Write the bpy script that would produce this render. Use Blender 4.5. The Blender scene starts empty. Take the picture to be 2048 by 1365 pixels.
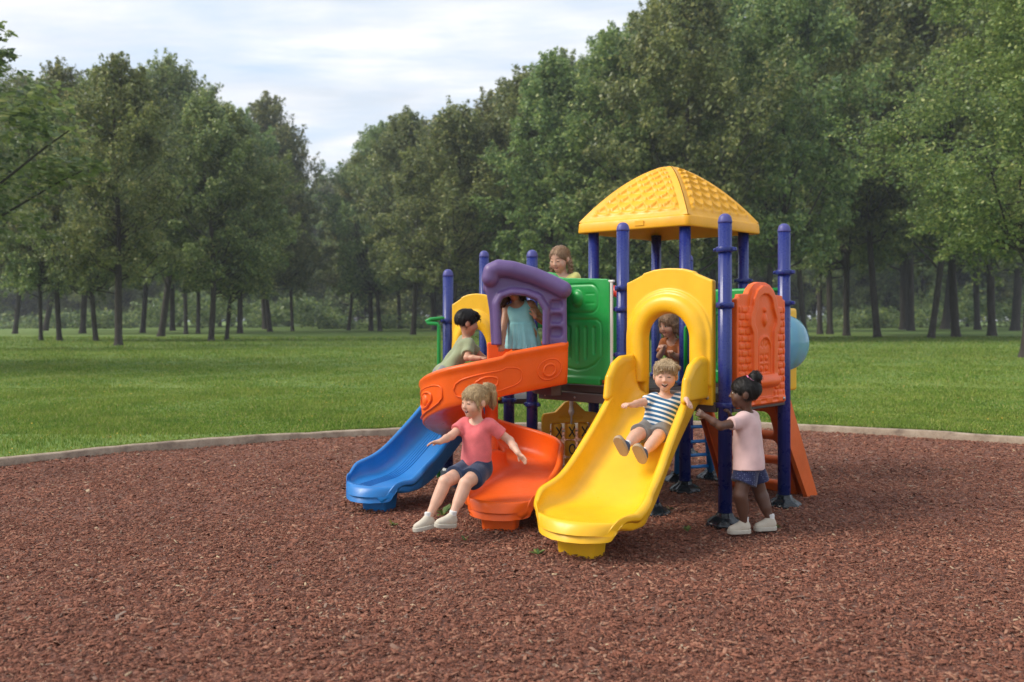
import bpy, math, random
import numpy as np
from mathutils import Vector, Matrix
random.seed(7)
RNG = np.random.default_rng(7)
SC = bpy.context.scene
COL = SC.collection
FPX, HCAM, HORY = 1800.0, 1.6, 640.0          # lens in photo pixels, camera height, horizon row

def W(x, y, Y):
    return np.array([(x - 1024.0) * Y / FPX, Y, HCAM - (y - HORY) * Y / FPX])

def nrm(v):
    v = np.asarray(v, float)
    return v / (np.linalg.norm(v) + 1e-12)

# ------------------------------------------------------------------ objects
def tag(o, label=None, cat=None, group=None, kind=None):
    if label: o['label'] = label
    if cat: o['category'] = cat
    if group: o['group'] = group
    if kind: o['kind'] = kind
    return o

def empty(name, loc=(0, 0, 0), rz=0.0, parent=None):
    o = bpy.data.objects.new(name, None)
    o.location = loc; o.rotation_euler = (0, 0, rz); o.empty_display_size = .2
    COL.objects.link(o)
    if parent: o.parent = parent
    return o

def np_mesh(name, V, F, mats, smooth=True, matidx=None):
    """mesh from numpy vertices and an (n,3) or (n,4) face array"""
    V = np.ascontiguousarray(V, np.float32); F = np.ascontiguousarray(F, np.int32)
    me = bpy.data.meshes.new(name)
    n, k = F.shape
    me.vertices.add(len(V)); me.vertices.foreach_set('co', V.ravel())
    me.loops.add(n * k); me.loops.foreach_set('vertex_index', F.ravel())
    me.polygons.add(n)
    me.polygons.foreach_set('loop_start', np.arange(0, n * k, k, dtype=np.int32))
    me.polygons.foreach_set('loop_total', np.full(n, k, np.int32))
    if smooth: me.polygons.foreach_set('use_smooth', np.ones(n, bool))
    for m in (mats if isinstance(mats, (list, tuple)) else [mats]): me.materials.append(m)
    if matidx is not None: me.polygons.foreach_set('material_index', np.ascontiguousarray(matidx, np.int32))
    me.update(calc_edges=True)
    return me

def link(name, me, parent=None):
    o = bpy.data.objects.new(name, me); COL.objects.link(o)
    if parent: o.parent = parent
    return o

class MB:
    """collects shapes and links them as ONE mesh object"""
    def __init__(s): s.V = []; s.F = []; s.M = []; s.S = []; s.n = 0
    def add(s, V, F, mi=0, smooth=True):
        V = np.asarray(V, float)
        s.V.append(V)
        for f in F: s.F.append(tuple(int(i) + s.n for i in f)); s.M.append(mi); s.S.append(smooth)
        s.n += len(V); return s
    def tube(s, pts, r, n=12, caps=True, closed=False, mi=0):
        pts = [np.asarray(p, float) for p in pts]; N = len(pts)
        r = [r] * N if np.isscalar(r) else r
        V = []; ref = None
        for i in range(N):
            if closed: t = nrm(pts[(i + 1) % N] - pts[i - 1])
            else: t = nrm(pts[min(i + 1, N - 1)] - pts[max(i - 1, 0)])
            if ref is None:
                a = np.array([0, 0, 1.]) if abs(t[2]) < .9 else np.array([1., 0, 0])
                ref = nrm(np.cross(t, a))
            ref = nrm(ref - t * np.dot(ref, t)); b = np.cross(t, ref)
            for k in range(n):
                an = 2 * math.pi * k / n
                V.append(pts[i] + r[i] * (math.cos(an) * ref + math.sin(an) * b))
        F = []
        for i in range(N if closed else N - 1):
            j = (i + 1) % N
            for k in range(n):
                F.append((i * n + k, i * n + (k + 1) % n, j * n + (k + 1) % n, j * n + k))
        if caps and not closed:
            F.append(tuple(range(n - 1, -1, -1))); F.append(tuple((N - 1) * n + k for k in range(n)))
        return s.add(V, F, mi)
    def lathe(s, base, prof, n=24, mi=0, ax=None, lob=0, la=0.0):
        """prof: list of (r,z) ; axis z"""
        base = np.asarray(base, float); V = []; F = []
        for (r, z) in prof:
            for k in range(n):
                an = 2 * math.pi * k / n
                rr = r * (1 + la * math.cos(lob * an)) if lob else r
                p = np.array([rr * math.cos(an), rr * math.sin(an), z])
                V.append(p)
        V = np.array(V)
        if ax is not None: V = V @ np.asarray(ax).T
        V = V + base
        for i in range(len(prof) - 1):
            for k in range(n):
                F.append((i * n + k, i * n + (k + 1) % n, (i + 1) * n + (k + 1) % n, (i + 1) * n + k))
        m = len(prof) - 1
        if prof[0][0] > 1e-5: F.append(tuple(range(n - 1, -1, -1)))
        if prof[m][0] > 1e-5: F.append(tuple(m * n + k for k in range(n)))
        return s.add(V, F, mi)
    def box(s, c, size, R=None, bev=.006, mi=0):
        hx, hy, hz = [q / 2 for q in size]; b = min(bev, hx * .9, hy * .9, hz * .9)
        V = []; 
        for sx in (-1, 1):
            for sy in (-1, 1):
                for sz in (-1, 1):
                    V.append((sx * hx, sy * (hy - b), sz * (hz - b)))
                    V.append((sx * (hx - b), sy * hy, sz * (hz - b)))
                    V.append((sx * (hx - b), sy * (hy - b), sz * hz))
        V = np.array(V)
        def I(sx, sy, sz, a): return 3 * ((sx > 0) * 4 + (sy > 0) * 2 + (sz > 0)) + a
        F = []
        for sg in (-1, 1):
            q = [I(sg, -1, -1, 0), I(sg, 1, -1, 0), I(sg, 1, 1, 0), I(sg, -1, 1, 0)]; F.append(q if sg > 0 else q[::-1])
            q = [I(-1, sg, -1, 1), I(1, sg, -1, 1), I(1, sg, 1, 1), I(-1, sg, 1, 1)]; F.append(q[::-1] if sg > 0 else q)
            q = [I(-1, -1, sg, 2), I(1, -1, sg, 2), I(1, 1, sg, 2), I(-1, 1, sg, 2)]; F.append(q if sg > 0 else q[::-1])
        for a in (-1, 1):
            for c2 in (-1, 1):
                q = [I(a, c2, -1, 0), I(a, c2, 1, 0), I(a, c2, 1, 1), I(a, c2, -1, 1)]; F.append(q if a * c2 < 0 else q[::-1])
                q = [I(a, -1, c2, 0), I(a, 1, c2, 0), I(a, 1, c2, 2), I(a, -1, c2, 2)]; F.append(q if a * c2 > 0 else q[::-1])
                q = [I(-1, a, c2, 1), I(1, a, c2, 1), I(1, a, c2, 2), I(-1, a, c2, 2)]; F.append(q if a * c2 < 0 else q[::-1])
        for a in (-1, 1):
            for b2 in (-1, 1):
                for c2 in (-1, 1):
                    q = [I(a, b2, c2, 0), I(a, b2, c2, 1), I(a, b2, c2, 2)]; F.append(q if a * b2 * c2 > 0 else q[::-1])
        if R is not None: V = V @ np.asarray(R).T
        return s.add(V + np.asarray(c, float), F, mi, smooth=False)
    def mesh(s, name, mats):
        me = bpy.data.meshes.new(name)
        me.from_pydata(np.concatenate(s.V).tolist(), [], s.F)
        for m in (mats if isinstance(mats, (list, tuple)) else [mats]): me.materials.append(m)
        me.polygons.foreach_set('material_index', s.M); me.polygons.foreach_set('use_smooth', s.S)
        me.update(); return me
    def build(s, name, mats, parent=None):
        return link(name, s.mesh(name, mats), parent)

def rotz(a):
    c, s = math.cos(a), math.sin(a); return np.array([[c, -s, 0], [s, c, 0], [0, 0, 1.]])

# ------------------------------------------------------------------ distance fields
class Fld:
    def __init__(s, lo, hi, h):
        s.lo = np.asarray(lo, float); s.h = h
        n = np.ceil((np.asarray(hi, float) - s.lo) / h).astype(int) + 1
        s.n = n; s.ax = [(s.lo[i] + h * np.arange(n[i])).astype(np.float32) for i in range(3)]
        s.d = np.full(tuple(n), 1.0, np.float32)
    def op(s, fn, lo=None, hi=None, k=0.0, mode='u'):
        m = 4 * s.h + k
        if lo is None: sl = (slice(None),) * 3
        else:
            a = np.clip(np.floor((np.asarray(lo) - m - s.lo) / s.h), 0, s.n - 1).astype(int)
            b = np.clip(np.ceil((np.asarray(hi) + m - s.lo) / s.h) + 1, 1, s.n).astype(int)
            if np.any(b <= a): return s
            sl = tuple(slice(a[i], b[i]) for i in range(3))
        X = s.ax[0][sl[0]][:, None, None]; Y = s.ax[1][sl[1]][None, :, None]; Z = s.ax[2][sl[2]][None, None, :]
        v = fn(X, Y, Z).astype(np.float32); a = s.d[sl]
        if mode == 'u':
            r = np.minimum(a, v)
            if k: hh = np.maximum(k - np.abs(a - v), 0) / k; r = r - hh * hh * (k * .25)
        else:
            if mode == 's': v = -v
            r = np.maximum(a, v)
            if k: hh = np.maximum(k - np.abs(a - v), 0) / k; r = r + hh * hh * (k * .25)
        s.d[sl] = r; return s
    def cap(s, a, b, ra, rb=None, k=.0, mode='u', cut=None):
        rb = ra if rb is None else rb
        a = np.asarray(a, float); b = np.asarray(b, float)
        R = max(ra, rb); fn = f_cap(a, b, ra, rb)
        if cut is not None:
            p0, nn = cut; f0 = fn
            fn = lambda X, Y, Z: np.maximum(f0(X, Y, Z), (X - p0[0]) * nn[0] + (Y - p0[1]) * nn[1] + (Z - p0[2]) * nn[2])
        return s.op(fn, np.minimum(a, b) - R, np.maximum(a, b) + R, k, mode)
    def ell(s, c, r, k=0., mode='u', R=None):
        c = np.asarray(c, float); r = np.asarray(r, float); q = max(r)
        return s.op(f_ell(c, r, R), c - q, c + q, k, mode)
    def rbox(s, c, hs, rad=.01, k=0., mode='u', R=None):
        c = np.asarray(c, float); hs = np.asarray(hs, float); q = np.linalg.norm(hs) if R is not None else hs
        return s.op(f_box(c, hs, rad, R), c - q, c + q, k, mode)
    def plane(s, p, nn, k=0.):
        """keep the side the normal points away from"""
        return s.op(lambda X, Y, Z: (X - p[0]) * nn[0] + (Y - p[1]) * nn[1] + (Z - p[2]) * nn[2], None, None, k, 'i')
    def mesh(s, smooth=1): return surfnet(s.d, s.lo, s.h, smooth)

def f_cap(a, b, ra, rb):
    ab = b - a; L = float(ab @ ab) + 1e-9
    def fn(X, Y, Z):
        px, py, pz = X - a[0], Y - a[1], Z - a[2]
        t = np.clip((px * ab[0] + py * ab[1] + pz * ab[2]) / L, 0, 1)
        return np.sqrt((px - t * ab[0]) ** 2 + (py - t * ab[1]) ** 2 + (pz - t * ab[2]) ** 2) - (ra + (rb - ra) * t)
    return fn
def f_ell(c, r, R=None):
    def fn(X, Y, Z):
        x, y, z = X - c[0], Y - c[1], Z - c[2]
        if R is not None:
            x, y, z = (R[0][0] * x + R[1][0] * y + R[2][0] * z, R[0][1] * x + R[1][1] * y + R[2][1] * z, R[0][2] * x + R[1][2] * y + R[2][2] * z)
        k0 = np.sqrt((x / r[0]) ** 2 + (y / r[1]) ** 2 + (z / r[2]) ** 2)
        k1 = np.sqrt((x / r[0] ** 2) ** 2 + (y / r[1] ** 2) ** 2 + (z / r[2] ** 2) ** 2) + 1e-6
        return k0 * (k0 - 1) / k1
    return fn
def f_box(c, hs, rad, R=None):
    def fn(X, Y, Z):
        x, y, z = X - c[0], Y - c[1], Z - c[2]
        if R is not None:
            x, y, z = (R[0][0] * x + R[1][0] * y + R[2][0] * z, R[0][1] * x + R[1][1] * y + R[2][1] * z, R[0][2] * x + R[1][2] * y + R[2][2] * z)
        qx, qy, qz = np.abs(x) - hs[0] + rad, np.abs(y) - hs[1] + rad, np.abs(z) - hs[2] + rad
        o = np.sqrt(np.maximum(qx, 0) ** 2 + np.maximum(qy, 0) ** 2 + np.maximum(qz, 0) ** 2)
        return o + np.minimum(np.maximum(qx, np.maximum(qy, qz)), 0) - rad
    return fn
def sd_poly(x, z, P):
    """signed distance to a 2D polygon"""
    x, z = np.broadcast_arrays(x, z)
    P = np.asarray(P, float); n = len(P)
    d = np.full(x.shape, 1e9); ins = np.zeros(x.shape, bool)
    for i in range(n):
        a = P[i]; b = P[(i + 1) % n]; e = b - a
        t = np.clip(((x - a[0]) * e[0] + (z - a[1]) * e[1]) / (e @ e + 1e-12), 0, 1)
        d = np.minimum(d, (x - a[0] - t * e[0]) ** 2 + (z - a[1] - t * e[1]) ** 2)
        c = (a[1] > z) != (b[1] > z)
        if abs(e[1]) > 1e-12: ins ^= c & (x < e[0] * (z - a[1]) / e[1] + a[0])
    d = np.sqrt(d); return np.where(ins, -d, d)
def sd_line(x, z, P):
    P = np.asarray(P, float); d = None
    for i in range(len(P) - 1):
        a = P[i]; e = P[i + 1] - a
        t = np.clip(((x - a[0]) * e[0] + (z - a[1]) * e[1]) / (e @ e + 1e-12), 0, 1)
        q = (x - a[0] - t * e[0]) ** 2 + (z - a[1] - t * e[1]) ** 2
        d = q if d is None else np.minimum(d, q)
    return np.sqrt(d)

def surfnet(d, lo, h, smooth=1):
    ins = d < 0
    cnt = np.zeros(tuple(np.array(d.shape) - 1), np.int8)
    offs = [(i, j, k) for i in (0, 1) for j in (0, 1) for k in (0, 1)]
    nx, ny, nz = d.shape
    for (i, j, k) in offs: cnt += ins[i:nx - 1 + i, j:ny - 1 + j, k:nz - 1 + k]
    cells = np.argwhere((cnt > 0) & (cnt < 8))
    idx = np.full(cnt.shape, -1, np.int32); idx[tuple(cells.T)] = np.arange(len(cells))
    c = {o: d[cells[:, 0] + o[0], cells[:, 1] + o[1], cells[:, 2] + o[2]].astype(float) for o in offs}
    acc = np.zeros((len(cells), 3)); num = np.zeros(len(cells))
    for a in offs:
        for ax in range(3):
            if a[ax]: continue
            b = list(a); b[ax] = 1; b = tuple(b)
            va, vb = c[a], c[b]; m = (va < 0) != (vb < 0)
            t = np.where(m, va / np.where(np.abs(va - vb) < 1e-12, 1, va - vb), 0)
            p = np.tile(np.array(a, float), (len(cells), 1)); p[:, ax] += t
            acc[m] += p[m]; num += m
    V = lo + h * (cells + acc / num[:, None])
    Fs = []
    for ax in range(3):
        u, w = (ax + 1) % 3, (ax + 2) % 3
        s0 = [slice(None)] * 3; s1 = [slice(None)] * 3
        s0[ax] = slice(0, d.shape[ax] - 1); s1[ax] = slice(1, None)
        A = ins[tuple(s0)]; e = A != ins[tuple(s1)]
        E = np.argwhere(e)
        ok = (E[:, u] >= 1) & (E[:, w] >= 1) & (E[:, u] < d.shape[u] - 1) & (E[:, w] < d.shape[w] - 1)
        E = E[ok]; fl = A[tuple(E.T)]
        q = []
        for (du, dw) in ((-1, -1), (0, -1), (0, 0), (-1, 0)):
            P = E.copy(); P[:, u] += du; P[:, w] += dw; q.append(idx[tuple(P.T)])
        q = np.stack(q, 1); q[~fl] = q[~fl][:, ::-1]; Fs.append(q)
    F = np.concatenate(Fs)
    for _ in range(smooth):
        S = np.zeros_like(V); n = np.zeros(len(V))
        for a, b in ((0, 1), (1, 2), (2, 3), (3, 0)):
            for p, q in ((a, b), (b, a)):
                np.add.at(S, F[:, p], V[F[:, q]]); np.add.at(n, F[:, p], 1)
        V = V * .5 + .5 * S / n[:, None]
    return V, F

def fobj(name, fld, mat, parent=None, smooth=1):
    V, F = fld.mesh(smooth); return link(name, np_mesh(name, V, F, mat), parent)

# ------------------------------------------------------------------ materials
class NT:
    def __init__(s, name):
        s.m = bpy.data.materials.new(name); s.m.use_nodes = True; s.t = s.m.node_tree; s.t.nodes.clear()
        s.out = s.t.nodes.new('ShaderNodeOutputMaterial')
    def n(s, typ, **kw):
        o = s.t.nodes.new('ShaderNode' + typ)
        for k, v in kw.items():
            if k.startswith('i_'):
                o.inputs[k[2:].replace('_', ' ')].default_value = v
            else: setattr(o, k, v)
        return o
    def l(s, a, b): s.t.links.new(a, b)
    def math(s, op, a, b=None, c=None, clamp=False):
        o = s.n('Math', operation=op); o.use_clamp = clamp
        for i, v in enumerate((a, b, c)):
            if v is None: continue
            if hasattr(v, 'links'): s.l(v, o.inputs[i])
            else: o.inputs[i].default_value = v
        return o.outputs[0]
    def mix(s, f, a, b, mode='MIX'):
        o = s.n('Mix', data_type='RGBA', blend_type=mode)
        for i, v in ((0, f), (6, a), (7, b)):
            if hasattr(v, 'links'): s.l(v, o.inputs[i])
            elif i == 0: o.inputs[0].default_value = v
            else: o.inputs[i].default_value = (*v[:3], 1)
        return o.outputs[2]
    def noise(s, scale, vec=None, detail=3, rough=.5, dim='3D'):
        o = s.n('TexNoise'); o.inputs['Scale'].default_value = scale; o.inputs['Detail'].default_value = detail
        o.inputs['Roughness'].default_value = rough
        if vec is not None: s.l(vec, o.inputs['Vector'])
        return o
    def ramp(s, f, stops):
        o = s.n('ValToRGB'); e = o.color_ramp.elements
        while len(e) < len(stops): e.new(.5)
        for q, (p, c) in zip(e, stops): q.position = p; q.color = (*c[:3], 1)
        s.l(f, o.inputs[0]); return o.outputs[0]
    def rng(s, f, a, b, c=0., d=1.):
        o = s.n('MapRange'); o.clamp = True
        for i, v in enumerate((f, a, b, c, d)):
            if hasattr(v, 'links'): s.l(v, o.inputs[i])
            else: o.inputs[i].default_value = v
        return o.outputs[0]
    def bump(s, h, st=.3, dist=.01):
        o = s.n('Bump'); o.inputs['Strength'].default_value = st; o.inputs['Distance'].default_value = dist
        s.l(h, o.inputs['Height']); return o.outputs[0]
    def pr(s, col, rough=.5, normal=None, **kw):
        o = s.n('BsdfPrincipled')
        if hasattr(col, 'links'): s.l(col, o.inputs['Base Color'])
        else: o.inputs['Base Color'].default_value = (*col[:3], 1)
        if hasattr(rough, 'links'): s.l(rough, o.inputs['Roughness'])
        else: o.inputs['Roughness'].default_value = rough
        if normal is not None: s.l(normal, o.inputs['Normal'])
        for k, v in kw.items(): o.inputs[k.replace('_', ' ')].default_value = v
        s.l(o.outputs[0], s.out.inputs[0]); return o

def plastic(name, col, rough=.38, var=.12, coat=.0, spec=.5, dust_=.045):
    """moulded plastic: faded patches, dust film, fine scuffs in the gloss"""
    t = NT(name); co = t.n('TexCoord').outputs['Object']
    a = t.noise(2.3, co, 4, .6).outputs[0]; b = t.noise(45, co, 4, .7).outputs[0]
    c2 = [min(1, c * (1 + var) + .012) for c in col]; c1 = [c * (1 - var) for c in col]
    c = t.mix(t.rng(a, .3, .7), c1, c2)
    dust = t.math('MULTIPLY', t.rng(b, .52, .8), dust_)
    c = t.mix(dust, c, (.40, .36, .30))
    mq = t.n('Mapping'); t.l(co, mq.inputs[0]); mq.inputs['Scale'].default_value = (34, 2.6, 5); mq.inputs['Rotation'].default_value = (0, 0, -.5)
    sc_ = t.rng(t.noise(1.6, mq.outputs[0], 5, .7).outputs[0], .60, .74)
    c = t.mix(t.math('MULTIPLY', sc_, min(.10, dust_ * 2.2)), c, [min(1, q + .25) for q in col])
    r = t.rng(t.noise(9, co, 5, .7).outputs[0], .3, .7, rough * .75, rough * 1.35)
    bm = t.bump(t.noise(160, co, 2).outputs[0], .05, .004)
    p = t.pr(c, r, bm, Coat_Weight=coat, Coat_Roughness=.25); p.inputs['Specular IOR Level'].default_value = spec
    return t.m

def fabric(name, col, var=.1, rough=.9, pattern=None):
    t = NT(name); co = t.n('TexCoord').outputs['Object']
    base = t.mix(t.rng(t.noise(14, co, 3).outputs[0], .35, .65), [c * (1 - var) for c in col], [min(1, c * (1 + var)) for c in col])
    if pattern == 'stripes':
        at = t.n('Attribute', attribute_name='spine').outputs['Fac']
        f = t.math('FRACT', t.math('MULTIPLY', at, 1 / .036))
        m = t.math('MULTIPLY', t.rng(f, .50, .56), t.rng(f, 1.0, .95))
        base = t.mix(m, base, (.78, .78, .76))
    elif pattern == 'dots':
        v = t.n('TexVoronoi'); v.inputs['Scale'].default_value = 70; v.inputs['Randomness'].default_value = .25; t.l(co, v.inputs['Vector'])
        base = t.mix(t.rng(v.outputs['Distance'], .24, .15), base, (.22, .26, .42))
    elif pattern == 'denim':
        w = t.noise(90, co, 2).outputs[0]
        base = t.mix(t.math('MULTIPLY', t.rng(w, .45, .7), .5), base, (.022, .05, .11))
    bm = t.bump(t.noise(260, co, 2).outputs[0], .25, .003)
    t.pr(base, rough, bm, Sheen_Weight=.25)
    return t.m

def simple(name, col, rough=.6, metal=0., var=.15, scale=20, bump=.1):
    t = NT(name); co = t.n('TexCoord').outputs['Object']
    c = t.mix(t.noise(scale, co, 4, .6).outputs[0], [q * (1 - var) for q in col], [min(1, q * (1 + var)) for q in col])
    p = t.pr(c, rough, t.bump(t.noise(scale * 6, co, 3).outputs[0], bump, .005)); p.inputs['Metallic'].default_value = metal
    return t.m

M = {}
M['yellow'] = plastic('yellow_plastic', (.88, .475, .003), .34)
M['yellow_roof'] = plastic('roof_yellow_plastic', (.88, .41, .003), .45)
M['orange'] = plastic('orange_plastic', (.86, .115, .002), .36, .10, spec=.38)
M['orange_dull'] = plastic('dull_orange_plastic', (.72, .12, .01), .45)
M['blue'] = plastic('blue_plastic', (.002, .165, .50), .36)
M['purple'] = plastic('purple_plastic', (.118, .066, .205), .42)
M['green'] = plastic('green_plastic', (.003, .29, .045), .38)
M['post'] = plastic('navy_post_coating', (.010, .021, .170), .28, .06, dust_=.008)
M['cap'] = plastic('post_cap_plastic', (.06, .06, .26), .45, .2)
M['foot'] = simple('dark_foot_cover', (.012, .016, .020), .22, .1, .3)
M['deck'] = simple('brown_coated_deck', (.075, .055, .05), .55)
M['metal'] = simple('pale_metal', (.55, .54, .50), .35, .3)
M['bolt'] = simple('bolt_steel', (.45, .45, .45), .3, .9)
M['white'] = simple('white_plastic', (.68, .66, .60), .4)
M['black'] = simple('black_print', (.012, .012, .012), .5)
M['gameyellow'] = plastic('game_yellow_plastic', (.88, .46, .01), .42)
M['tealtube'] = plastic('teal_plastic', (.01, .30, .26), .4)
M['red'] = plastic('red_plastic', (.55, .03, .015), .4)
EXPOSURE, SUN_E, SKY_S = 1.42, 1.3, 0.135
# ------------------------------------------------------------------ camera, sun, sky
cam = bpy.data.cameras.new('camera'); camo = bpy.data.objects.new('camera', cam); COL.objects.link(camo)
cam.sensor_width = 36; cam.lens = FPX / 2048 * 36; cam.clip_end = 2000; cam.clip_start = .05
cam.shift_y = -(682.5 - HORY) / 2048
camo.location = (0, 0, HCAM); camo.rotation_euler = (math.pi / 2, 0, 0)
cam.dof.use_dof = True; cam.dof.focus_distance = 7.2; cam.dof.aperture_fstop = 1.8
SC.camera = camo
SC.view_settings.view_transform = 'Standard'; SC.view_settings.look = 'None'
SC.view_settings.exposure = EXPOSURE; SC.view_settings.gamma = 1
SC.cycles.use_denoising = True
SC.cycles.max_bounces = 8; SC.cycles.transparent_max_bounces = 8; SC.cycles.sample_clamp_indirect = 6

sun_el, sun_az = math.radians(42), math.radians(-98)          # azimuth from +Y, clockwise towards +X
sd = Vector((math.sin(sun_az) * math.cos(sun_el), math.cos(sun_az) * math.cos(sun_el), math.sin(sun_el)))
L = bpy.data.lights.new('sun', 'SUN'); L.energy = SUN_E; L.angle = math.radians(24); L.color = (1, .93, .82)
lo_ = bpy.data.objects.new('sun', L); COL.objects.link(lo_); lo_.rotation_euler = sd.to_track_quat('Z', 'Y').to_euler(); lo_.location = (-20, 10, 30)

wd = bpy.data.worlds.new('World'); SC.world = wd; wd.use_nodes = True
wt = wd.node_tree; wt.nodes.clear()
class WT(NT):
    def __init__(s, t): s.t = t
w = WT(wt)
sky = w.n('TexSky'); sky.sky_type = 'NISHITA'; sky.sun_disc = False
sky.sun_elevation = sun_el; sky.sun_rotation = sun_az; sky.dust_density = 2; sky.air_density = 1
geo = w.n('TexCoord').outputs['Generated']
sx = w.n('SeparateXYZ'); w.l(geo, sx.inputs[0])
den = w.math('ADD', w.math('MAXIMUM', sx.outputs[2], 0.0), .10)
cx = w.math('DIVIDE', sx.outputs[0], den); cy = w.math('DIVIDE', sx.outputs[1], den)
cv = w.n('CombineXYZ'); w.l(w.math('MULTIPLY', cx, .55), cv.inputs[0]); w.l(w.math('MULTIPLY', cy, 1.25), cv.inputs[1])
n1 = w.noise(1.15, cv.outputs[0], 9, .58); n1.inputs['Distortion'].default_value = .7
n2 = w.noise(4.5, cv.outputs[0], 7, .6)
cl = w.math('ADD', w.math('MULTIPLY', n1.outputs[0], .66), w.math('MULTIPLY', n2.outputs[0], .34))
cover = w.rng(cl, .38, .57)
shade = w.rng(w.noise(2.2, cv.outputs[0], 5, .55).outputs[0], .35, .65)
ccol = w.mix(shade, (2.2, 2.4, 2.68), (3.3, 3.27, 3.3))
base = w.mix(.85, sky.outputs[0], (1.9, 2.24, 2.68))
skyc = w.mix(cover, base, ccol)
bg = w.n('Background'); bg.inputs[1].default_value = SKY_S; w.l(skyc, bg.inputs[0])
wo = w.n('OutputWorld'); w.l(bg.outputs[0], wo.inputs[0])

# ------------------------------------------------------------------ ground
KP = [(-7.3, 8.0), (-5.55, 9.76), (-4.04, 11.3), (-1.81, 12.4), (.12, 13.1), (2.2, 13.35), (4.04, 12.97), (6.55, 11.52),
      (8.6, 9), (9.4, 5.5), (8.4, 1.5), (5, -2.2), (0, -3.6), (-5, -2.2), (-8, 1.5), (-8.3, 5)]
def catmull(P, n=10):
    P = np.array(P, float); N = len(P); out = []
    for i in range(N):
        p0, p1, p2, p3 = P[i - 1], P[i], P[(i + 1) % N], P[(i + 2) % N]
        for k in range(n):
            t = k / n
            out.append(.5 * (2 * p1 + (p2 - p0) * t + (2 * p0 - 5 * p1 + 4 * p2 - p3) * t * t + (3 * p1 - p0 - 3 * p2 + p3) * t ** 3))
    return np.array(out)
KERB = catmull(KP, 10)
def offset_curve(C, d):
    T = np.roll(C, -1, 0) - np.roll(C, 1, 0); T /= np.linalg.norm(T, axis=1)[:, None]
    return C + d * np.stack([-T[:, 1], T[:, 0]], 1)
def inside_poly(x, y, P):
    r = np.zeros(x.shape, bool)
    for i in range(len(P)):
        a = P[i]; b = P[(i + 1) % len(P)]
        c = (a[1] > y) != (b[1] > y)
        r ^= c & (x < (b[0] - a[0]) * (y - a[1]) / (b[1] - a[1] + 1e-12) + a[0])
    return r
K_out = offset_curve(KERB, .115) if inside_poly(*[np.array([v]) for v in offset_curve(KERB, -.05)[0]], KERB)[0] else offset_curve(KERB, -.115)
LAWN_Z = .07

# mulch bed under the chips
t = NT('mulch_bed'); co = t.n('TexCoord').outputs['Object']
v = t.n('TexVoronoi'); v.inputs['Scale'].default_value = 34; t.l(co, v.inputs['Vector'])
c = t.ramp(v.outputs['Color'], [(0, (.08, .034, .024)), (.5, (.20, .078, .048)), (1, (.28, .12, .08))])
c = t.mix(t.rng(t.noise(1.1, co, 4).outputs[0], .4, .7, 0, .35), c, (.10, .045, .032))
t.pr(c, .9, t.bump(v.outputs['Distance'], .8, .02)); M['mulch_bed'] = t.m
N = len(KERB); cen = KERB.mean(0)
def bed(x, y):
    z = .010 * np.sin(x * 1.9 + 1.3 * np.sin(y * 1.1)) + .008 * np.sin(y * 2.7 + 1.7 * np.sin(x * .8 + 2)) + .005 * np.sin(x * 5.3 + y * 4.1) - .006
    for (px, py, r, d) in ((.30, 5.45, .42, .016), (-.18, 6.20, .40, .016), (-1.34, 7.05, .36, .014), (2.9, 8.5, .4, .02), (-.9, 5.2, .5, .015), (2.6, 5.6, .6, .018)):
        q = ((x - px) ** 2 + (y - py) ** 2) / r ** 2; z = z - d * np.exp(-q * 1.6) + d * .45 * np.exp(-((np.sqrt(q) - 1.35) / .3) ** 2)
    return z * np.clip((np.hypot(x, y) - .5), 0, 1)
st = .11; gx = np.arange(-8.6, 9.8, st); gy = np.arange(-3.9, 13.7, st); XX, YY = np.meshgrid(gx, gy)
ZZ = bed(XX, YY); ok_ = inside_poly(XX[:-1, :-1] + st / 2, YY[:-1, :-1] + st / 2, offset_curve(K_out, .0)) 
V = np.stack([XX, YY, ZZ], -1).reshape(-1, 3); nx_ = len(gx); ij = np.argwhere(ok_); b0_ = ij[:, 0] * nx_ + ij[:, 1]
F = np.stack([b0_, b0_ + 1, b0_ + nx_ + 1, b0_ + nx_], 1)
used = np.unique(F); mp_ = np.full(len(V), -1); mp_[used] = np.arange(len(used))
tag(link('mulch_ground', np_mesh('mulch_ground', V[used], mp_[F], M['mulch_bed'])), 'reddish brown mulch bed under the play equipment', 'ground', kind='structure')

t = NT('kerb_concrete'); co = t.n('TexCoord').outputs['Object']
c = t.ramp(t.noise(5, co, 6, .65).outputs[0], [(.28, (.14, .095, .07)), (.5, (.33, .25, .18)), (.75, (.46, .37, .28))])
c = t.mix(t.rng(t.noise(60, co, 3).outputs[0], .55, .75, 0, .5), c, (.10, .085, .07))
t.pr(c, .9, t.bump(t.noise(70, co, 4).outputs[0], .5, .006)); M['kerb'] = t.m
Ki = KERB; V = []; jit = RNG.normal(0, .004, N)
prof = [(0.0, -.06), (0.0, .078), (.12, .092), (.88, .094), (1.0, .080), (1.0, -.06)]
for i in range(N):
    for (f, z) in prof:
        p = Ki[i] * (1 - f) + K_out[i] * f; V.append((p[0], p[1], z + (jit[i] if z > 0 else 0)))
m = len(prof); F = [(i * m + k, ((i + 1) % N) * m + k, ((i + 1) % N) * m + k + 1, i * m + k + 1) for i in range(N) for k in range(m - 1)]
g = MB(); g.add(V, F); tag(g.build('kerb', M['kerb']), 'low weathered concrete kerb curving round the mulch bed', 'kerb', kind='structure')

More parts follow.
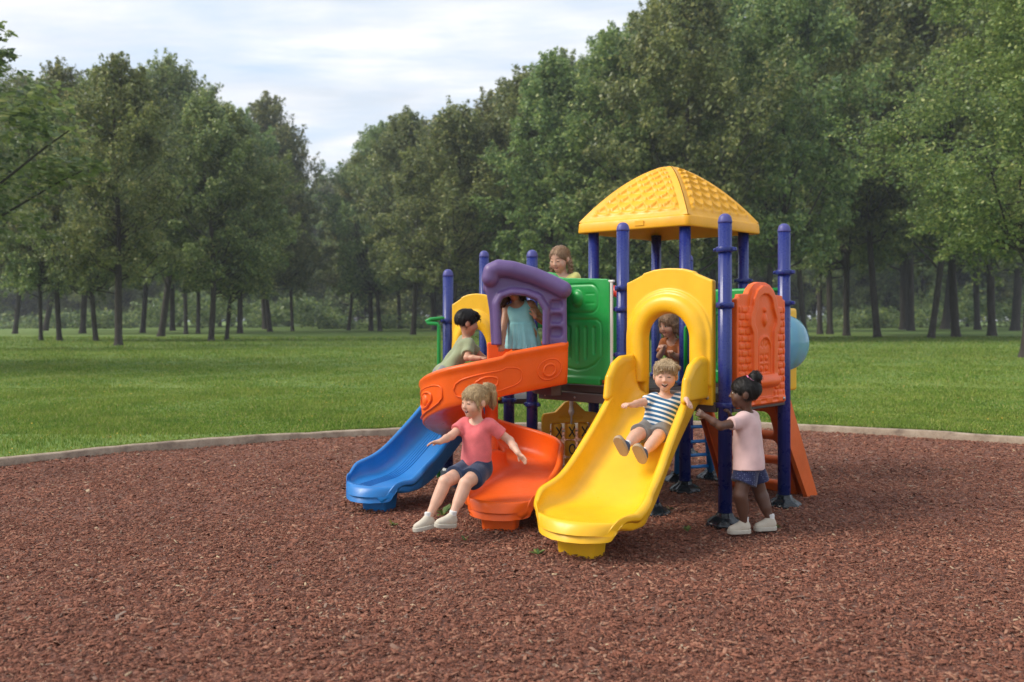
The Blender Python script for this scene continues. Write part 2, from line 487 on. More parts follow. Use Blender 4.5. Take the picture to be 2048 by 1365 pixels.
# lawn: one sheet to the horizon with a hole for the mulch bed
t = NT('lawn_soil'); co = t.n('TexCoord').outputs['Object']
a = t.noise(.35, co, 5, .6).outputs[0]; b = t.noise(9, co, 4, .65).outputs[0]; d2 = t.noise(2.0, co, 4, .6).outputs[0]
c = t.ramp(a, [(.32, (.085, .165, .022)), (.5, (.135, .225, .034)), (.68, (.22, .275, .055))])
c = t.mix(t.rng(d2, .45, .75, 0, .55), c, (.24, .27, .065))
c = t.mix(t.rng(b, .4, .75, 0, .45), c, (.06, .12, .02))
t.pr(c, .95, t.bump(b, .9, .06)); M['lawn'] = t.m
rings = [0, .5, 2, 6, 16, 40, 100, 240, 900]
V = []; 
dirs = KERB - cen; dirs /= np.linalg.norm(dirs, axis=1)[:, None]
for q in rings:
    for i in range(N):
        p = K_out[i] + dirs[i] * q - dirs[i] * .004 * (q == 0)
        z = LAWN_Z + (0 if q < 2 else .0)
        V.append((p[0], p[1], z))
F = [(j * N + i, j * N + (i + 1) % N, (j + 1) * N + (i + 1) % N, (j + 1) * N + i) for j in range(len(rings) - 1) for i in range(N)]
g = MB(); g.add(V, F); lawn = g.build('lawn', M['lawn'])
tag(lawn, 'wide mown green lawn reaching back to the trees', 'lawn', kind='structure')

# loose rubber-bark chips
def make_chips():
    xs, ys = [], []
    for y0, y1, dn in ((3.3, 5.2, 4300), (5.2, 7.2, 3600), (7.2, 10, 2200), (10, 13.6, 1300)):
        wmax = y1 * .62 + .6; n = int(dn * (y1 - y0) * 2 * wmax)
        x = RNG.uniform(-wmax, wmax, n); y = RNG.uniform(y0, y1, n)
        k = (np.abs(x) < y * .6 + .5) & inside_poly(x, y, offset_curve(KERB, .02)) & inside_poly(x, y, KERB)
        xs.append(x[k]); ys.append(y[k])
    x = np.concatenate(xs); y = np.concatenate(ys); n = len(x)
    Lh = RNG.gamma(3.2, .0031, n).clip(.0035, .036) * (1 + np.maximum(0, y - 7) * .06); Wd = Lh * RNG.uniform(.22, .6, n); T = RNG.uniform(.002, .005, n)
    az = RNG.uniform(0, 2 * np.pi, n); tl = RNG.normal(0, .28, n); rl = RNG.normal(0, .3, n)
    ax = np.stack([np.cos(az) * np.cos(tl), np.sin(az) * np.cos(tl), np.sin(tl)], 1)
    s0 = np.stack([-np.sin(az), np.cos(az), np.zeros(n)], 1); up = np.cross(ax, s0)
    sd_ = s0 * np.cos(rl)[:, None] + up * np.sin(rl)[:, None]; up = np.cross(ax, sd_)
    hump = .012 * (np.sin(x * 3.1 + np.sin(y * 2.3)) + np.sin(y * 4.3 + x) ) 
    c = np.stack([x, y, .004 + bed(x, y) + RNG.uniform(0, .012, n)], 1)
    cor = []
    for (a_, b_, d_) in ((-1, -.8, 0), (1, -.5, 0), (.9, .7, 0), (-.8, 1, 0), (-.9, -.6, 1), (.85, -.4, 1), (.75, .55, 1), (-.7, .8, 1)):
        cor.append(c + ax * (a_ * Lh)[:, None] + sd_ * (b_ * Wd)[:, None] + up * (d_ * T)[:, None])
    V = np.stack(cor, 1).reshape(-1, 3)
    f = np.array([(4, 5, 6, 7), (0, 1, 5, 4), (1, 2, 6, 5), (2, 3, 7, 6), (3, 0, 4, 7)])
    F = (np.arange(n)[:, None, None] * 8 + f[None]).reshape(-1, 4)
    return V, F
t = NT('mulch_chip'); ri = t.n('NewGeometry').outputs['Random Per Island']; co = t.n('TexCoord').outputs['Object']
c = t.ramp(ri, [(0, (.080, .034, .024)), (.18, (.160, .062, .040)), (.5, (.255, .098, .061)), (.8, (.345, .150, .096)), (.94, (.42, .225, .145)), (.988, (.27, .20, .16)), (1, (.62, .46, .28))])
c = t.mix(t.rng(t.noise(.9, co, 4, .6).outputs[0], .42, .72, 0, .45), c, (.13, .055, .038))
c = t.mix(t.math('MULTIPLY', t.noise(120, co, 3).outputs[0], .25), c, (.10, .05, .04))
pp = t.pr(c, .95, t.bump(t.noise(150, co, 3).outputs[0], .4, .004)); pp.inputs['Specular IOR Level'].default_value = .15; M['chip'] = t.m
V, F = make_chips()
tag(link('mulch_chips', np_mesh('mulch_chips', V, F, M['chip'], smooth=False)), 'loose reddish brown mulch chips covering the play area', 'mulch', kind='stuff')

# grass blades
def make_grass():
    xs, ys = [], []
    for y0, y1, n in ((6, 12, 90000), (12, 15, 150000), (15, 20, 130000), (20, 30, 105000), (30, 48, 90000), (48, 80, 60000)):
        y = RNG.uniform(y0, y1, n); x = RNG.uniform(-1, 1, n) * (y * .70 + 2.5)
        k = ~inside_poly(x, y, K_out); xs.append(x[k]); ys.append(y[k])
    # a fringe that leans over the kerb
    i = RNG.integers(0, N, 16000); f = RNG.uniform(0, 1, 16000)
    p = K_out[i] * (1 - f)[:, None] + K_out[(i + 1) % N] * f[:, None] + dirs[i] * np.abs(RNG.normal(0, .03, 16000))[:, None]
    k = (p[:, 1] > 8) & (np.abs(p[:, 0]) < p[:, 1] * .6 + .5)
    x = np.concatenate(xs + [p[k, 0]]); y = np.concatenate(ys + [p[k, 1]]); n = len(x)
    h = RNG.uniform(.025, .06, n) * (1 + np.maximum(0, y - 20) / 40).clip(0, 2.2) * (1 + .35 * np.sin(x * 1.7 + np.sin(y * .9) * 2)); wd_ = RNG.uniform(.003, .006, n) * (1 + np.maximum(0, y - 8) / 11)
    az = RNG.uniform(0, 2 * np.pi, n); ln = RNG.uniform(.1, .9, n) * h
    b = np.stack([x, y, np.full(n, LAWN_Z - .004)], 1)
    sdv = np.stack([np.cos(az), np.sin(az), 0 * az], 1); fw = np.stack([-np.sin(az), np.cos(az), 0 * az], 1)
    z = np.array([0, 0, 1.])
    mid = b + fw * (ln * .35)[:, None] + z * (h * .6)[:, None]; tip = b + fw * ln[:, None] + z * h[:, None]
    V = np.stack([b - sdv * wd_[:, None], b + sdv * wd_[:, None], mid + sdv * (wd_ * .7)[:, None], tip, mid - sdv * (wd_ * .7)[:, None]], 1).reshape(-1, 3)
    F = (np.arange(n)[:, None] * 5 + np.array([[0, 1, 2, 4]])).reshape(-1, 4)
    F2 = (np.arange(n)[:, None] * 5 + np.array([[4, 2, 3, 3]])).reshape(-1, 4)[:, :3]
    return V, F, F2, n
t = NT('grass_blade'); ri = t.n('NewGeometry').outputs['Random Per Island']; co = t.n('TexCoord').outputs['Object']
c = t.ramp(ri, [(0, (.085, .170, .022)), (.4, (.160, .270, .036)), (.75, (.260, .350, .058)), (.93, (.37, .38, .11)), (1, (.50, .42, .18))])
c = t.mix(t.rng(t.noise(.35, co, 5, .6).outputs[0], .4, .7, 0, .55), c, (.30, .34, .075))
c = t.mix(t.rng(t.noise(1.3, co, 4, .6).outputs[0], .45, .75, 0, .55), c, (.070, .165, .026))
p = t.pr(c, .85); p.inputs['Specular IOR Level'].default_value = .2; tr = t.n('BsdfTranslucent'); t.l(c, tr.inputs[0]); mx = t.n('MixShader'); mx.inputs[0].default_value = .35
t.l(p.outputs[0], mx.inputs[1]); t.l(tr.outputs[0], mx.inputs[2]); t.l(mx.outputs[0], t.out.inputs[0]); M['grass'] = t.m
V, F, F2, n = make_grass()
quad = np.concatenate([F, np.concatenate([F2, F2[:, 2:3]], 1)])       # tips as triangles below
tri = np.concatenate([F[:, [0, 1, 2]], F[:, [0, 2, 3]], F2])
tag(link('grass', np_mesh('grass', V, tri, M['grass'])), 'short green grass blades growing over the lawn', 'grass', kind='stuff')
# small yellow flowers and fallen leaves in the grass
n = 420
y = RNG.uniform(9.5, 22, n); x = RNG.uniform(-1, 1, n) * (y * .6); k = ~inside_poly(x, y, K_out); x = x[k]; y = y[k]; n = len(x)
z = LAWN_Z + RNG.uniform(.035, .055, n); r = RNG.uniform(.008, .016, n); ph = RNG.uniform(0, 6, n); V = []
for q in range(4):
    a_ = ph + q * math.pi / 2; V.append(np.stack([x + r * np.cos(a_), y + r * np.sin(a_), z + .006 * np.cos(2 * a_ + ph)], 1))
V = np.stack(V, 1).reshape(-1, 3); F = np.arange(n * 4).reshape(-1, 4)
tag(link('wildflowers', np_mesh('wildflowers', V, F, simple('petal_yellow', (.75, .42, .03), .7))), 'tiny yellow flowers and leaves dotted through the lawn', 'flowers', kind='stuff')

# ------------------------------------------------------------------ trees
def leaf_material(name, stops, trans=.42):
    t = NT(name); ri = t.n('NewGeometry').outputs['Random Per Island']; oi = t.n('ObjectInfo'); co = t.n('TexCoord').outputs['Object']
    c = t.ramp(ri, stops)
    c = t.mix(t.rng(t.noise(.42, co, 3, .6).outputs[0], .45, .7, 0, .6), c, (.31, .37, .095))
    hs = t.n('HueSaturation'); t.l(c, hs.inputs['Color'])
    t.l(t.rng(oi.outputs['Random'], 0, 1, .47, .53), hs.inputs['Hue']); t.l(t.rng(oi.outputs['Random'], 0, 1, .75, 1.2), hs.inputs['Value'])
    p = t.pr(hs.outputs[0], .42); tr = t.n('BsdfTranslucent'); t.l(hs.outputs[0], tr.inputs[0])
    mx = t.n('MixShader'); mx.inputs[0].default_value = trans
    t.l(p.outputs[0], mx.inputs[1]); t.l(tr.outputs[0], mx.inputs[2]); t.l(mx.outputs[0], t.out.inputs[0]); return t.m
M['leaf'] = leaf_material('tree_leaf', [(0, (.075, .120, .056)), (.35, (.155, .220, .082)), (.7, (.26, .325, .10)), (.9, (.40, .43, .14)), (1, (.62, .58, .24))])
M['leaf_far'] = leaf_material('shrub_leaf', [(0, (.04, .08, .035)), (.5, (.11, .175, .055)), (.85, (.23, .29, .075)), (1, (.42, .43, .12))])
t = NT('bark'); co = t.n('TexCoord').outputs['Object']; mp = t.n('Mapping'); t.l(co, mp.inputs[0]); mp.inputs['Scale'].default_value = (6, 6, 1.2)
nz = t.noise(2, mp.outputs[0], 5, .65).outputs[0]
t.pr(t.ramp(nz, [(.3, (.022, .018, .015)), (.7, (.075, .062, .052))]), .95, t.bump(nz, .9, .06)); M['bark'] = t.m

def leaves_mesh(C, R, per, smin, smax, rng, flat=.75):
    """diamond leaves scattered through clumps with centres C and radii R"""
    n = len(C) * per
    c = np.repeat(C, per, 0); rr = np.repeat(R, per)
    d = rng.normal(0, 1, (n, 3)); d /= np.linalg.norm(d, axis=1)[:, None]
    d *= (rng.uniform(0, 1, n) ** .38)[:, None]; d[:, 2] *= flat
    p = c + d * rr[:, None]
    nm = rng.normal(0, 1, (n, 3)) * .60 + d * .55 + np.array([0, -.12, .95]); nm /= np.linalg.norm(nm, axis=1)[:, None]
    a = rng.normal(0, 1, (n, 3)); a -= nm * (a * nm).sum(1)[:, None]; a /= np.linalg.norm(a, axis=1)[:, None]
    b = np.cross(nm, a); L = rng.uniform(smin, smax, n); Wd = L * rng.uniform(.45, .75, n)
    V = np.stack([p - a * L[:, None] * .5, p + b * Wd[:, None] * .5 - nm * (L * .08)[:, None], p + a * L[:, None] * .5, p - b * Wd[:, None] * .5 - nm * (L * .08)[:, None]], 1).reshape(-1, 3)
    return V, np.arange(n * 4).reshape(-1, 4)

def make_tree(seed, H=20., cb=.2, R=4.6, ncl=120, per=165, ls=1.0):
    rng = np.random.default_rng(seed)
    ph = rng.uniform(0, 6.28, 6)
    C = []
    while len(C) < ncl:
        u = rng.uniform(0, 1); an = rng.uniform(0, 2 * np.pi); rr = rng.uniform(0, 1) ** .45
        prof = (math.sin(math.pi * min(1, (u * .93 + .07)) ** .8)) ** .6
        lob = 1 + .22 * math.sin(2 * an + ph[0] + 5 * u) + .16 * math.sin(3 * an + ph[1] - 7 * u) + .13 * math.sin(11 * u + ph[2] + an)
        r = R * prof * rr * lob
        C.append((r * math.cos(an), r * math.sin(an), H * (cb + (1 - cb) * (.03 + .93 * u))))
    C = np.array(C); CR = rng.uniform(.55, 1.35, ncl) * R / 4.6
    top = np.array([rng.normal(0, .4), rng.normal(0, .4), H * .9])
    V, F = leaves_mesh(C, CR, per, .17 * ls, .36 * ls, rng)
    # sprigs that break the outline
    ns = 420; k = rng.integers(0, ncl, ns); out = C[k] - np.array([0, 0, H * .5]); out[:, 2] *= .6; out /= np.linalg.norm(out, axis=1)[:, None] + 1e-6
    out += rng.normal(0, .35, (ns, 3)); out[:, 2] += .25; out /= np.linalg.norm(out, axis=1)[:, None]
    CC, RR = [], []
    for q in (.75, .95, 1.15, 1.32): CC.append(C[k] + out * (CR[k] * q)[:, None]); RR.append(rng.uniform(.20, .34, ns) * (1.45 - .7 * (q - .75) / .57))
    V2, F2 = leaves_mesh(np.concatenate(CC), np.concatenate(RR), int(9 / ls), .15 * ls, .30 * ls, rng)
    V, F = np.concatenate([V, V2]), np.concatenate([F, F2 + len(V)])
    crown = np_mesh('crown', V, F, M['leaf'])
    g = MB(); r0 = .215
    bend = rng.normal(0, .25, 2)
    def axis(z):
        q = z / H; return np.array([top[0] * q + bend[0] * math.sin(q * 5), top[1] * q + bend[1] * math.sin(q * 4), z])
    zs = [-.3, 0, .25, .8, 2, 4, 6, 8, 10, 12, 14, 16, H * .88]
    rad = [r0 * 1.75, r0 * 1.5, r0 * 1.2, r0 * 1.02] + [r0 * (1 - z / H) + .03 for z in zs[4:]]
    g.tube([axis(z) for z in zs], rad, 10)
    for i in np.argsort(C[:, 2])[::2][:46]:
        c = C[i]; hd = math.hypot(c[0], c[1]); z0 = max(H * (cb * rng.uniform(.7, 1.15) + rng.uniform(0, .1)), c[2] - hd * rng.uniform(.6, 1.1) - .5)
        a = axis(z0); m1 = a * .5 + c * .5 + np.array([0, 0, -.12 * hd]) + rng.normal(0, .15, 3)
        rb = max(.05, .45 * (r0 * (1 - z0 / H)))
        g.tube([a, a * .75 + m1 * .25 + np.array([0, 0, .05]), m1, c * .75 + m1 * .25 + np.array([0, 0, .1]), c], [rb, rb * .8, rb * .6, rb * .4, .02], 6, caps=False)
    return g.mesh('trunk', M['bark']), crown
TREES = [make_tree(11 + i, cb=cbf, R=Rr, ncl=int(nc * 1.5)) for i, (cbf, Rr, nc) in enumerate(((.2, 4.6, 125), (.24, 4.2, 105), (.18, 5.0, 140), (.26, 4.4, 110), (.22, 4.8, 130), (.2, 4.0, 95), (.03, 4.8, 150), (.05, 4.4, 140)))]
TREES.append(make_tree(77, cb=.2, R=4.9, ncl=230, per=380, ls=.58))
def tree(x, yb, yt, hw, v, label, group=None, rz=None, Y=None, tilt=0):
    Y = Y or (HCAM - LAWN_Z) * FPX / (yb - HORY)
    X = (x - 1024) * Y / FPX; H = (HCAM - LAWN_Z) + (HORY - yt) * Y / FPX
    o = empty('broadleaf_tree', (X, Y, LAWN_Z - .02), random.uniform(0, 6.28) if rz is None else rz)
    o.scale = (hw * Y / FPX / 4.7,) * 2 + (H / 20.3,)
    tm, cm = TREES[8] if v == 99 else (TREES[v % 6] if v < 100 else TREES[6 + v % 2])
    tk = link('trunk', tm, o); link('crown', cm, o); q = random.uniform(.8, 1.3); tk.scale = (q, q, 1); o.rotation_euler = (random.gauss(0, .025), random.gauss(0, .025), o.rotation_euler[2])
    tag(o, label, 'tree', group)
    return o
ORD = ['first', 'second', 'third', 'fourth', 'fifth', 'sixth', 'seventh', 'eighth', 'ninth', 'tenth', 'eleventh', 'twelfth', 'thirteenth', 'fourteenth', 'fifteenth', 'sixteenth', 'seventeenth']
G1 = 'trees of the grove on the left lawn'
LG = [(82, 682, 165, 90), (119, 682, 118, 105), (192, 683, 140, 100), (237, 692, 103, 125), (322, 673, 112, 105), (372, 669, 150, 100), (396, 668, 175, 95),
      (422, 683, 185, 110), (453, 681, 205, 105), (540, 664, 188, 95)]
for i, (x, yb, yt, hw) in enumerate(LG):
    tree(x, yb, yt, hw, i, f'broadleaf tree with the {ORD[i]} dark trunk from the left in the left grove', G1)
G2 = 'trees standing behind the left grove'
for i, (x, yb, yt, hw) in enumerate([(30, 668, 150, 100), (165, 667, 170, 110), (285, 666, 175, 110), (480, 667, 215, 95), (585, 663, 262, 62), (345, 662, 240, 110), (90, 662, 230, 110), (530, 659, 280, 90)]):
    tree(x, yb, yt, hw, i + 2, 'leafy tree in the back row, seen between the trunks of the left grove', G2)
tree(-92, 700, 28, 100, 99, 'big tree at the left frame edge with only its branch tips in view')
tree(-330, 735, -200, 330, 2, 'tall tree beyond the left frame edge shading the lawn', 'trees beyond the frame edge'); 
G3 = 'trees of the wood on the right'
RG = [(697, 661, 318, 80), (760, 663, 240, 95), (826, 670, 212, 105), (905, 676, 208, 115), (972, 671, 182, 115), (1040, 675, 132, 120), (1112, 679, 100, 130), (1205, 680, 55, 140),
      (1300, 678, 0, 145), (1395, 684, -60, 150), (1480, 677, -80, 150), (1570, 682, -110, 150), (1640, 669, -60, 135), (1693, 672, -70, 130), (1755, 676, -130, 160), (1862, 678, -120, 150), (1984, 672, -120, 150)]
SIDE = ['', '', '', '']
for i, (x, yb, yt, hw) in enumerate(RG):
    where = 'left of the play set' if x < 880 else ('behind the play set' if x < 1600 else 'right of the play set')
    grp = [k for k, q in enumerate(RG) if (q[0] < 880) == (x < 880) and (q[0] < 1600) == (x < 1600)]
    tree(x, yb, yt, hw, i + 1, f'tall woodland tree, {ORD[grp.index(i)]} from the left of the front row {where}', G3)
tree(2052, 716, -330, 250, 99, 'nearest right-hand tree, pale trunk cut by the right frame edge')
G4 = 'trees deeper in the right-hand wood'
for i, (x, yb, yt, hw) in enumerate([(742, 662, 300, 80), (800, 658, 255, 100), (870, 660, 240, 110), (945, 660, 225, 110), (1010, 661, 190, 120), (1150, 664, 100, 140), (1250, 663, 50, 140), (1350, 664, 0, 140), (1440, 662, -20, 140), (1530, 663, -40, 140),
      (1608, 664, -40, 130), (1660, 669, -30, 120), (1808, 660, -40, 140), (1822, 662, -60, 130), (1890, 659, -40, 140), (1912, 675, -60, 130), (1955, 660, -60, 140), (2030, 662, -80, 140), (2110, 680, -100, 170)]):
    tree(x, yb, yt, hw, i, 'slim woodland tree standing behind the front row of the right-hand wood', G4)
G5 = 'distant trees closing the far side of the lawn'
for i in range(80):
    x = -440 + i * 37 + random.uniform(-20, 20)
    top = 372 if x < 620 else (335 if x < 760 else (300 if x < 1100 else 200))
    tree(x, 0, top + random.uniform(-26, 26), random.uniform(60, 95), 100 + i, 'hazy tree in the distant line closing the far side of the lawn', G5, Y=random.uniform(185, 230))
# scrub below the far trees
rng = np.random.default_rng(5)
n = 1100; Y = rng.uniform(150, 182, n); X = rng.uniform(-1, 1, n) * Y * .78; hgt = rng.uniform(.3, 1, n) * (3.2 + 2.6 * np.sin(X * .09) + 1.4 * np.sin(X * .31 + 1))
V, F = leaves_mesh(np.stack([X, Y, hgt], 1), rng.uniform(1.2, 2.6, n), 90, .35, .8, rng)
tag(link('undergrowth', np_mesh('undergrowth', V, F, M['leaf_far'])), 'low leafy scrub massed along the foot of the far trees', 'undergrowth', kind='stuff')

# morning haze between the playground and the far trees
t = NT('haze'); v = t.n('VolumePrincipled'); v.inputs['Color'].default_value = (.86, .91, 1, 1); v.inputs['Density'].default_value = .00065; v.inputs['Anisotropy'].default_value = .2
t.l(v.outputs[0], t.out.inputs['Volume'])
g = MB(); g.box((0, 110, 26.5), (420, 300, 56), bev=.01); hz = g.build('haze', t.m); tag(hz, 'thin pale haze hanging between the lawn and the far trees', 'haze', kind='stuff')
# weeds in the mulch
def weed_mesh(seed):
    r = np.random.default_rng(seed); V = []; F = []
    for i in range(11):
        a = r.uniform(0, 6.28); L = r.uniform(.03, .075); u = r.uniform(.3, 1.1); d = np.array([math.cos(a) * math.cos(u), math.sin(a) * math.cos(u), math.sin(u)]); sdv = np.array([-math.sin(a), math.cos(a), 0]) * L * .22
        b = len(V); V += [np.zeros(3), d * L * .45 + sdv, d * L + np.array([0, 0, -.012]), d * L * .45 - sdv]; F.append((b, b + 1, b + 2, b + 3))
    return np_mesh('weed', V, F, M['leaf_far'])
for i, (x, y, s_, lb) in enumerate(((886, 1030, 2.0, 'largest green weed sprouting in the mulch below the jumping child'), (1076, 1108, 1.0, 'small weed in the mulch left of the yellow slide foot'), (1376, 1062, .9, 'small weed in the mulch left of the big navy post foot'),
        (1340, 1020, 1.0, 'small weed in the mulch right of the yellow slide'), (1552, 1056, .8, 'small weed in the mulch beside the standing child'), (785, 1050, .9, 'small weed in the mulch before the blue slide foot'), (930, 1080, .7, 'small weed in the mulch left of the orange slide foot'))):
    Y = 1.585 * FPX / (y - HORY); o = link('weed', weed_mesh(i)); o.location = ((x - 1024) * Y / FPX, Y, .012); o.scale = (s_ * 1.1,) * 3; tag(o, lb, 'weed', 'weeds in the mulch')
# ------------------------------------------------------------------ play set
PS = tag(empty('playground_set', (1.0, 8.0, 0)), 'colourful plastic playground set with yellow roof, three slides and navy posts', 'playground set')
PS.location = (0, 0, 0)
P2 = dict(F=(1.671, 7.06), E=(.949, 7.70), G=(2.355, 7.79), C=(1.626, 8.459), A=(.83, 9.14), D=(2.36, 9.18), B=(1.581, 9.858),
          L=(.195, 8.72), K=(-.655, 9.22), N=(-.03, 8.95), I=(-.31, 10.0), H=(2.08, 10.6))
L0 = np.array([.227, 8.41])
ZT = dict(F=2.425, E=2.425, G=2.425, C=2.52, A=2.52, D=2.52, B=2.52, L=2.27, K=2.11, N=1.95, I=2.36, H=2.36)
RINGS = dict(F=(2.15, 1.715, .93), E=(1.87, 1.69, 1.30, 1.12), G=(2.01, 1.745), C=(1.0,), A=(.78, 1.0), D=(1.0, 2.0), B=(1.0,), L=(.78, 1.1), K=(1.59, .82), N=(.8,), I=(.8,), H=(1.0,))
PR = .0535
ring_me = None; foot_me = None; cap_me = None
for k, (x, y) in P2.items():
    zt = ZT[k]; under = k in 'CADB'
    g = MB(); prof = []
    n = 48
    g.lathe((0, 0, 0), [(PR, -.02), (PR, zt - (.0 if under else .05))], n, lob=12, la=.018)
    p = g.build('post', M['post'], PS); p.location = (x, y, 0)
    if not under:
        if cap_me is None:
            c = MB(); r = PR * 1.0
            c.lathe((0, 0, 0), [(r * 1.03, -.012), (r * 1.05, .0), (r * 1.0, .012), (r * .93, .030), (r * .74, .048), (r * .42, .060), (.0001, .064)], 28)
            cap_me = c.mesh('post_cap', M['cap'])
        o = link('post_cap', cap_me, p); o.location = (0, 0, zt - .055)
    if foot_me is None:
        c = MB()
        c.lathe((0, 0, 0), [(.145, -.01), (.147, .006), (.135, .022), (.11, .04), (.085, .055), (.07, .064), (.062, .085), (.056, .092), (.05, .09)], 48, lob=8, la=.05)
        foot_me = c.mesh('foot_cover', M['foot'])
    o = link('foot_cover', foot_me, p); o.rotation_euler = (0, 0, random.uniform(0, 6))
    if ring_me is None:
        c = MB()
        c.lathe((0, 0, 0), [(.05, -.022), (.066, -.022), (.0705, -.016), (.0705, .016), (.066, .022), (.05, .022)], 32)
        c.box((.082, 0, 0), (.035, .03, .03), bev=.006); c.box((-.082, 0, 0), (.035, .03, .03), bev=.006)
        c.lathe((.084, 0, 0), [(.008, -.024), (.008, .024)], 8, ax=np.array([[1, 0, 0], [0, 0, 1], [0, -1, 0]]))
        ring_me = c.mesh('clamp_ring', M['post'])
    for z in RINGS[k]:
        o = link('clamp_ring', ring_me, p); o.location = (0, 0, z); o.rotation_euler = (0, 0, math.atan2(P2['E'][1] - P2['F'][1], P2['E'][0] - P2['F'][0]) + random.choice((0, math.pi / 2)))

def A2(k): return np.array(P2[k])
# decks
def slab(name, poly, z0, z1, mat, bev=.0):
    g = MB(); n = len(poly)
    V = [(p[0], p[1], z0) for p in poly] + [(p[0], p[1], z1) for p in poly]
    g.add(V, [tuple(range(n - 1, -1, -1)), tuple(range(n, 2 * n))] + [(i, (i + 1) % n, n + (i + 1) % n, n + i) for i in range(n)], smooth=False)
    return g.build(name, mat, PS)
def shrink(poly, f=.965):
    c = np.mean(poly, 0); return [c + (np.asarray(p) - c) * f for p in poly]
DZ = .985
slab('deck', shrink([A2('F'), A2('G'), A2('C'), A2('E')]), DZ - .05, DZ, M['deck'])
slab('deck', shrink([A2('C'), A2('D'), A2('B'), A2('A')]), DZ - .05, DZ, M['deck'])
slab('deck', shrink([A2('E'), A2('C'), A2('A'), A2('L')]), DZ - .05, DZ, M['deck'])
slab('deck', [np.array(q) for q in ((.17, 8.34), (.36, 8.22), (.44, 8.0), (.42, 7.80), (.34, 7.78), (.20, 8.0))], DZ - .04, DZ + .07, M['deck'])
slab('deck', shrink([A2('N'), A2('L') + (.0, .25), np.array([.16, 9.9]), A2('I'), A2('K')], .95), .76, .81, M['deck'])
slab('raised_step', [np.array(q) for q in ((.16, 8.62), (.42, 8.45), (.80, 8.85), (.56, 9.08))], DZ + .002, 1.15, M['deck'])

def along(a, b, name, mat, parent, w, z0, z1, off=0., th=.03, trim=.06, bev=.006):
    """a board between two plan points"""
    a = np.asarray(a, float); b = np.asarray(b, float); d = nrm(b - a); n = np.array([d[1], -d[0]])
    L = np.linalg.norm(b - a) - 2 * trim; c = (a + b) / 2 + n * off
    g = MB(); g.box((c[0], c[1], (z0 + z1) / 2), (L, th, z1 - z0), rotz(math.atan2(d[1], d[0])), bev)
    return g, n, d, L, c
for a, b, bolts in (('L', 'E', 1), ('E', 'F', 0), ('F', 'G', 0)):
    g, n, d, L, c = along(L0 if a == 'L' else P2[a], P2[b], 'deck_beam', M['deck'], PS, 1, DZ - .115, DZ - .035, .02, .04)
    if bolts:
        for t_ in (-.4, 0, .4):
            q = np.array([c[0], c[1]]) + d * t_ * L + n * .02
            g.lathe((q[0], q[1], DZ - .078), [(.010, 0), (.010, .004), (.006, .008), (.0001, .009)], 12, 1, ax=np.stack([np.array([d[0], d[1], 0]), np.array([0, 0, 1.]), np.array([n[0], n[1], 0])], 1))
    g.build('deck_beam', [M['deck'], M['bolt']], PS)
    g, n, d, L, c = along(L0 if a == 'L' else P2[a], P2[b], 'deck_edge', M['deck'], PS, 1, DZ - .03, DZ + .035, -.012, .03)
    g.build('deck_edge', M['deck'], PS)

def place(o, a, b, off=0., z=0., sc=None):
    """stand a panel modelled with x across and -y to its front between two plan points"""
    a = np.asarray(a, float); b = np.asarray(b, float); d = nrm(b - a); n = np.array([d[1], -d[0]])
    c = (a + b) / 2 + n * off
    o.location = (c[0], c[1], z); o.rotation_euler = (0, 0, math.atan2(d[1], d[0]))
    if sc: o.scale = sc
    return o

# ---- arch panel
def arch_mesh():
    f = Fld((-.47, -.13, -.03), (.47, .10, 1.16), .008)
    out = [(-.405, 0), (.405, 0), (.405, .985), (.36, 1.0), (.25, 1.045), (.235, 1.062), (.13, 1.088), (0, 1.097), (-.13, 1.088), (-.235, 1.062), (-.25, 1.045), (-.36, 1.0), (-.405, .985)]
    f.op(lambda X, Y, Z: np.maximum(sd_poly(X, Z, out), np.abs(Y) - .03) )
    zc = .52
    def du(X, Z): return np.where(Z > zc, np.sqrt(X * X + (Z - zc) ** 2), np.abs(X) + 0 * Z)
    def roll(X, Y, Z):
        r = du(X, Z) - .285
        return np.maximum(np.sqrt(r * r * .62 + (Y + .028) ** 2) - .066, -Z + .16)
    f.op(roll, (-.4, -.12, .1), (.4, .05, .95), .03)
    f.op(lambda X, Y, Z: np.maximum(np.abs(du(X, Z) - .385) - .012, np.maximum(np.abs(Y + .034) - .012, .16 - Z)), None, None, .02)
    f.op(lambda X, Y, Z: np.where(Y > 99, 1, du(X, Z) - .205) + 0 * Y, None, None, .03, 's')
    f.op(lambda X, Y, Z: np.maximum(np.abs(np.abs(X) - .30) - .07, np.maximum(np.abs(Z - .09) - .045, -(Y + .012))) - .004 + 0 * Y, (-.4, -.05, .02), (.4, .0, .16), .02, 's')
    V, F = f.mesh(1); return np_mesh('arch_panel', V, F, M['yellow'])
am = arch_mesh()
def bolts(par, pts, y=-.034):
    for (x, z) in pts:
        g = MB(); g.lathe((x, y, z), [(.016, 0), (.016, .003), (.010, .004), (.010, .010), (.0001, .011)], 12, ax=np.array([[1, 0, 0], [0, 0, -1], [0, 1, 0]]))
        g.build('bolt_head', M['bolt'], par)
o = place(link('arch_panel', am, PS), P2['E'], P2['F'], .03, .925); o['label'] = 'large yellow arch at the head of the yellow slide'; bolts(o, [(-.36, .06), (.36, .06), (.30, .06)])
o = place(link('arch_panel', am, PS), P2['K'], P2['N'], .03, .80, (.66, 1, .97)); o['label'] = 'smaller yellow arch at the head of the blue slide'

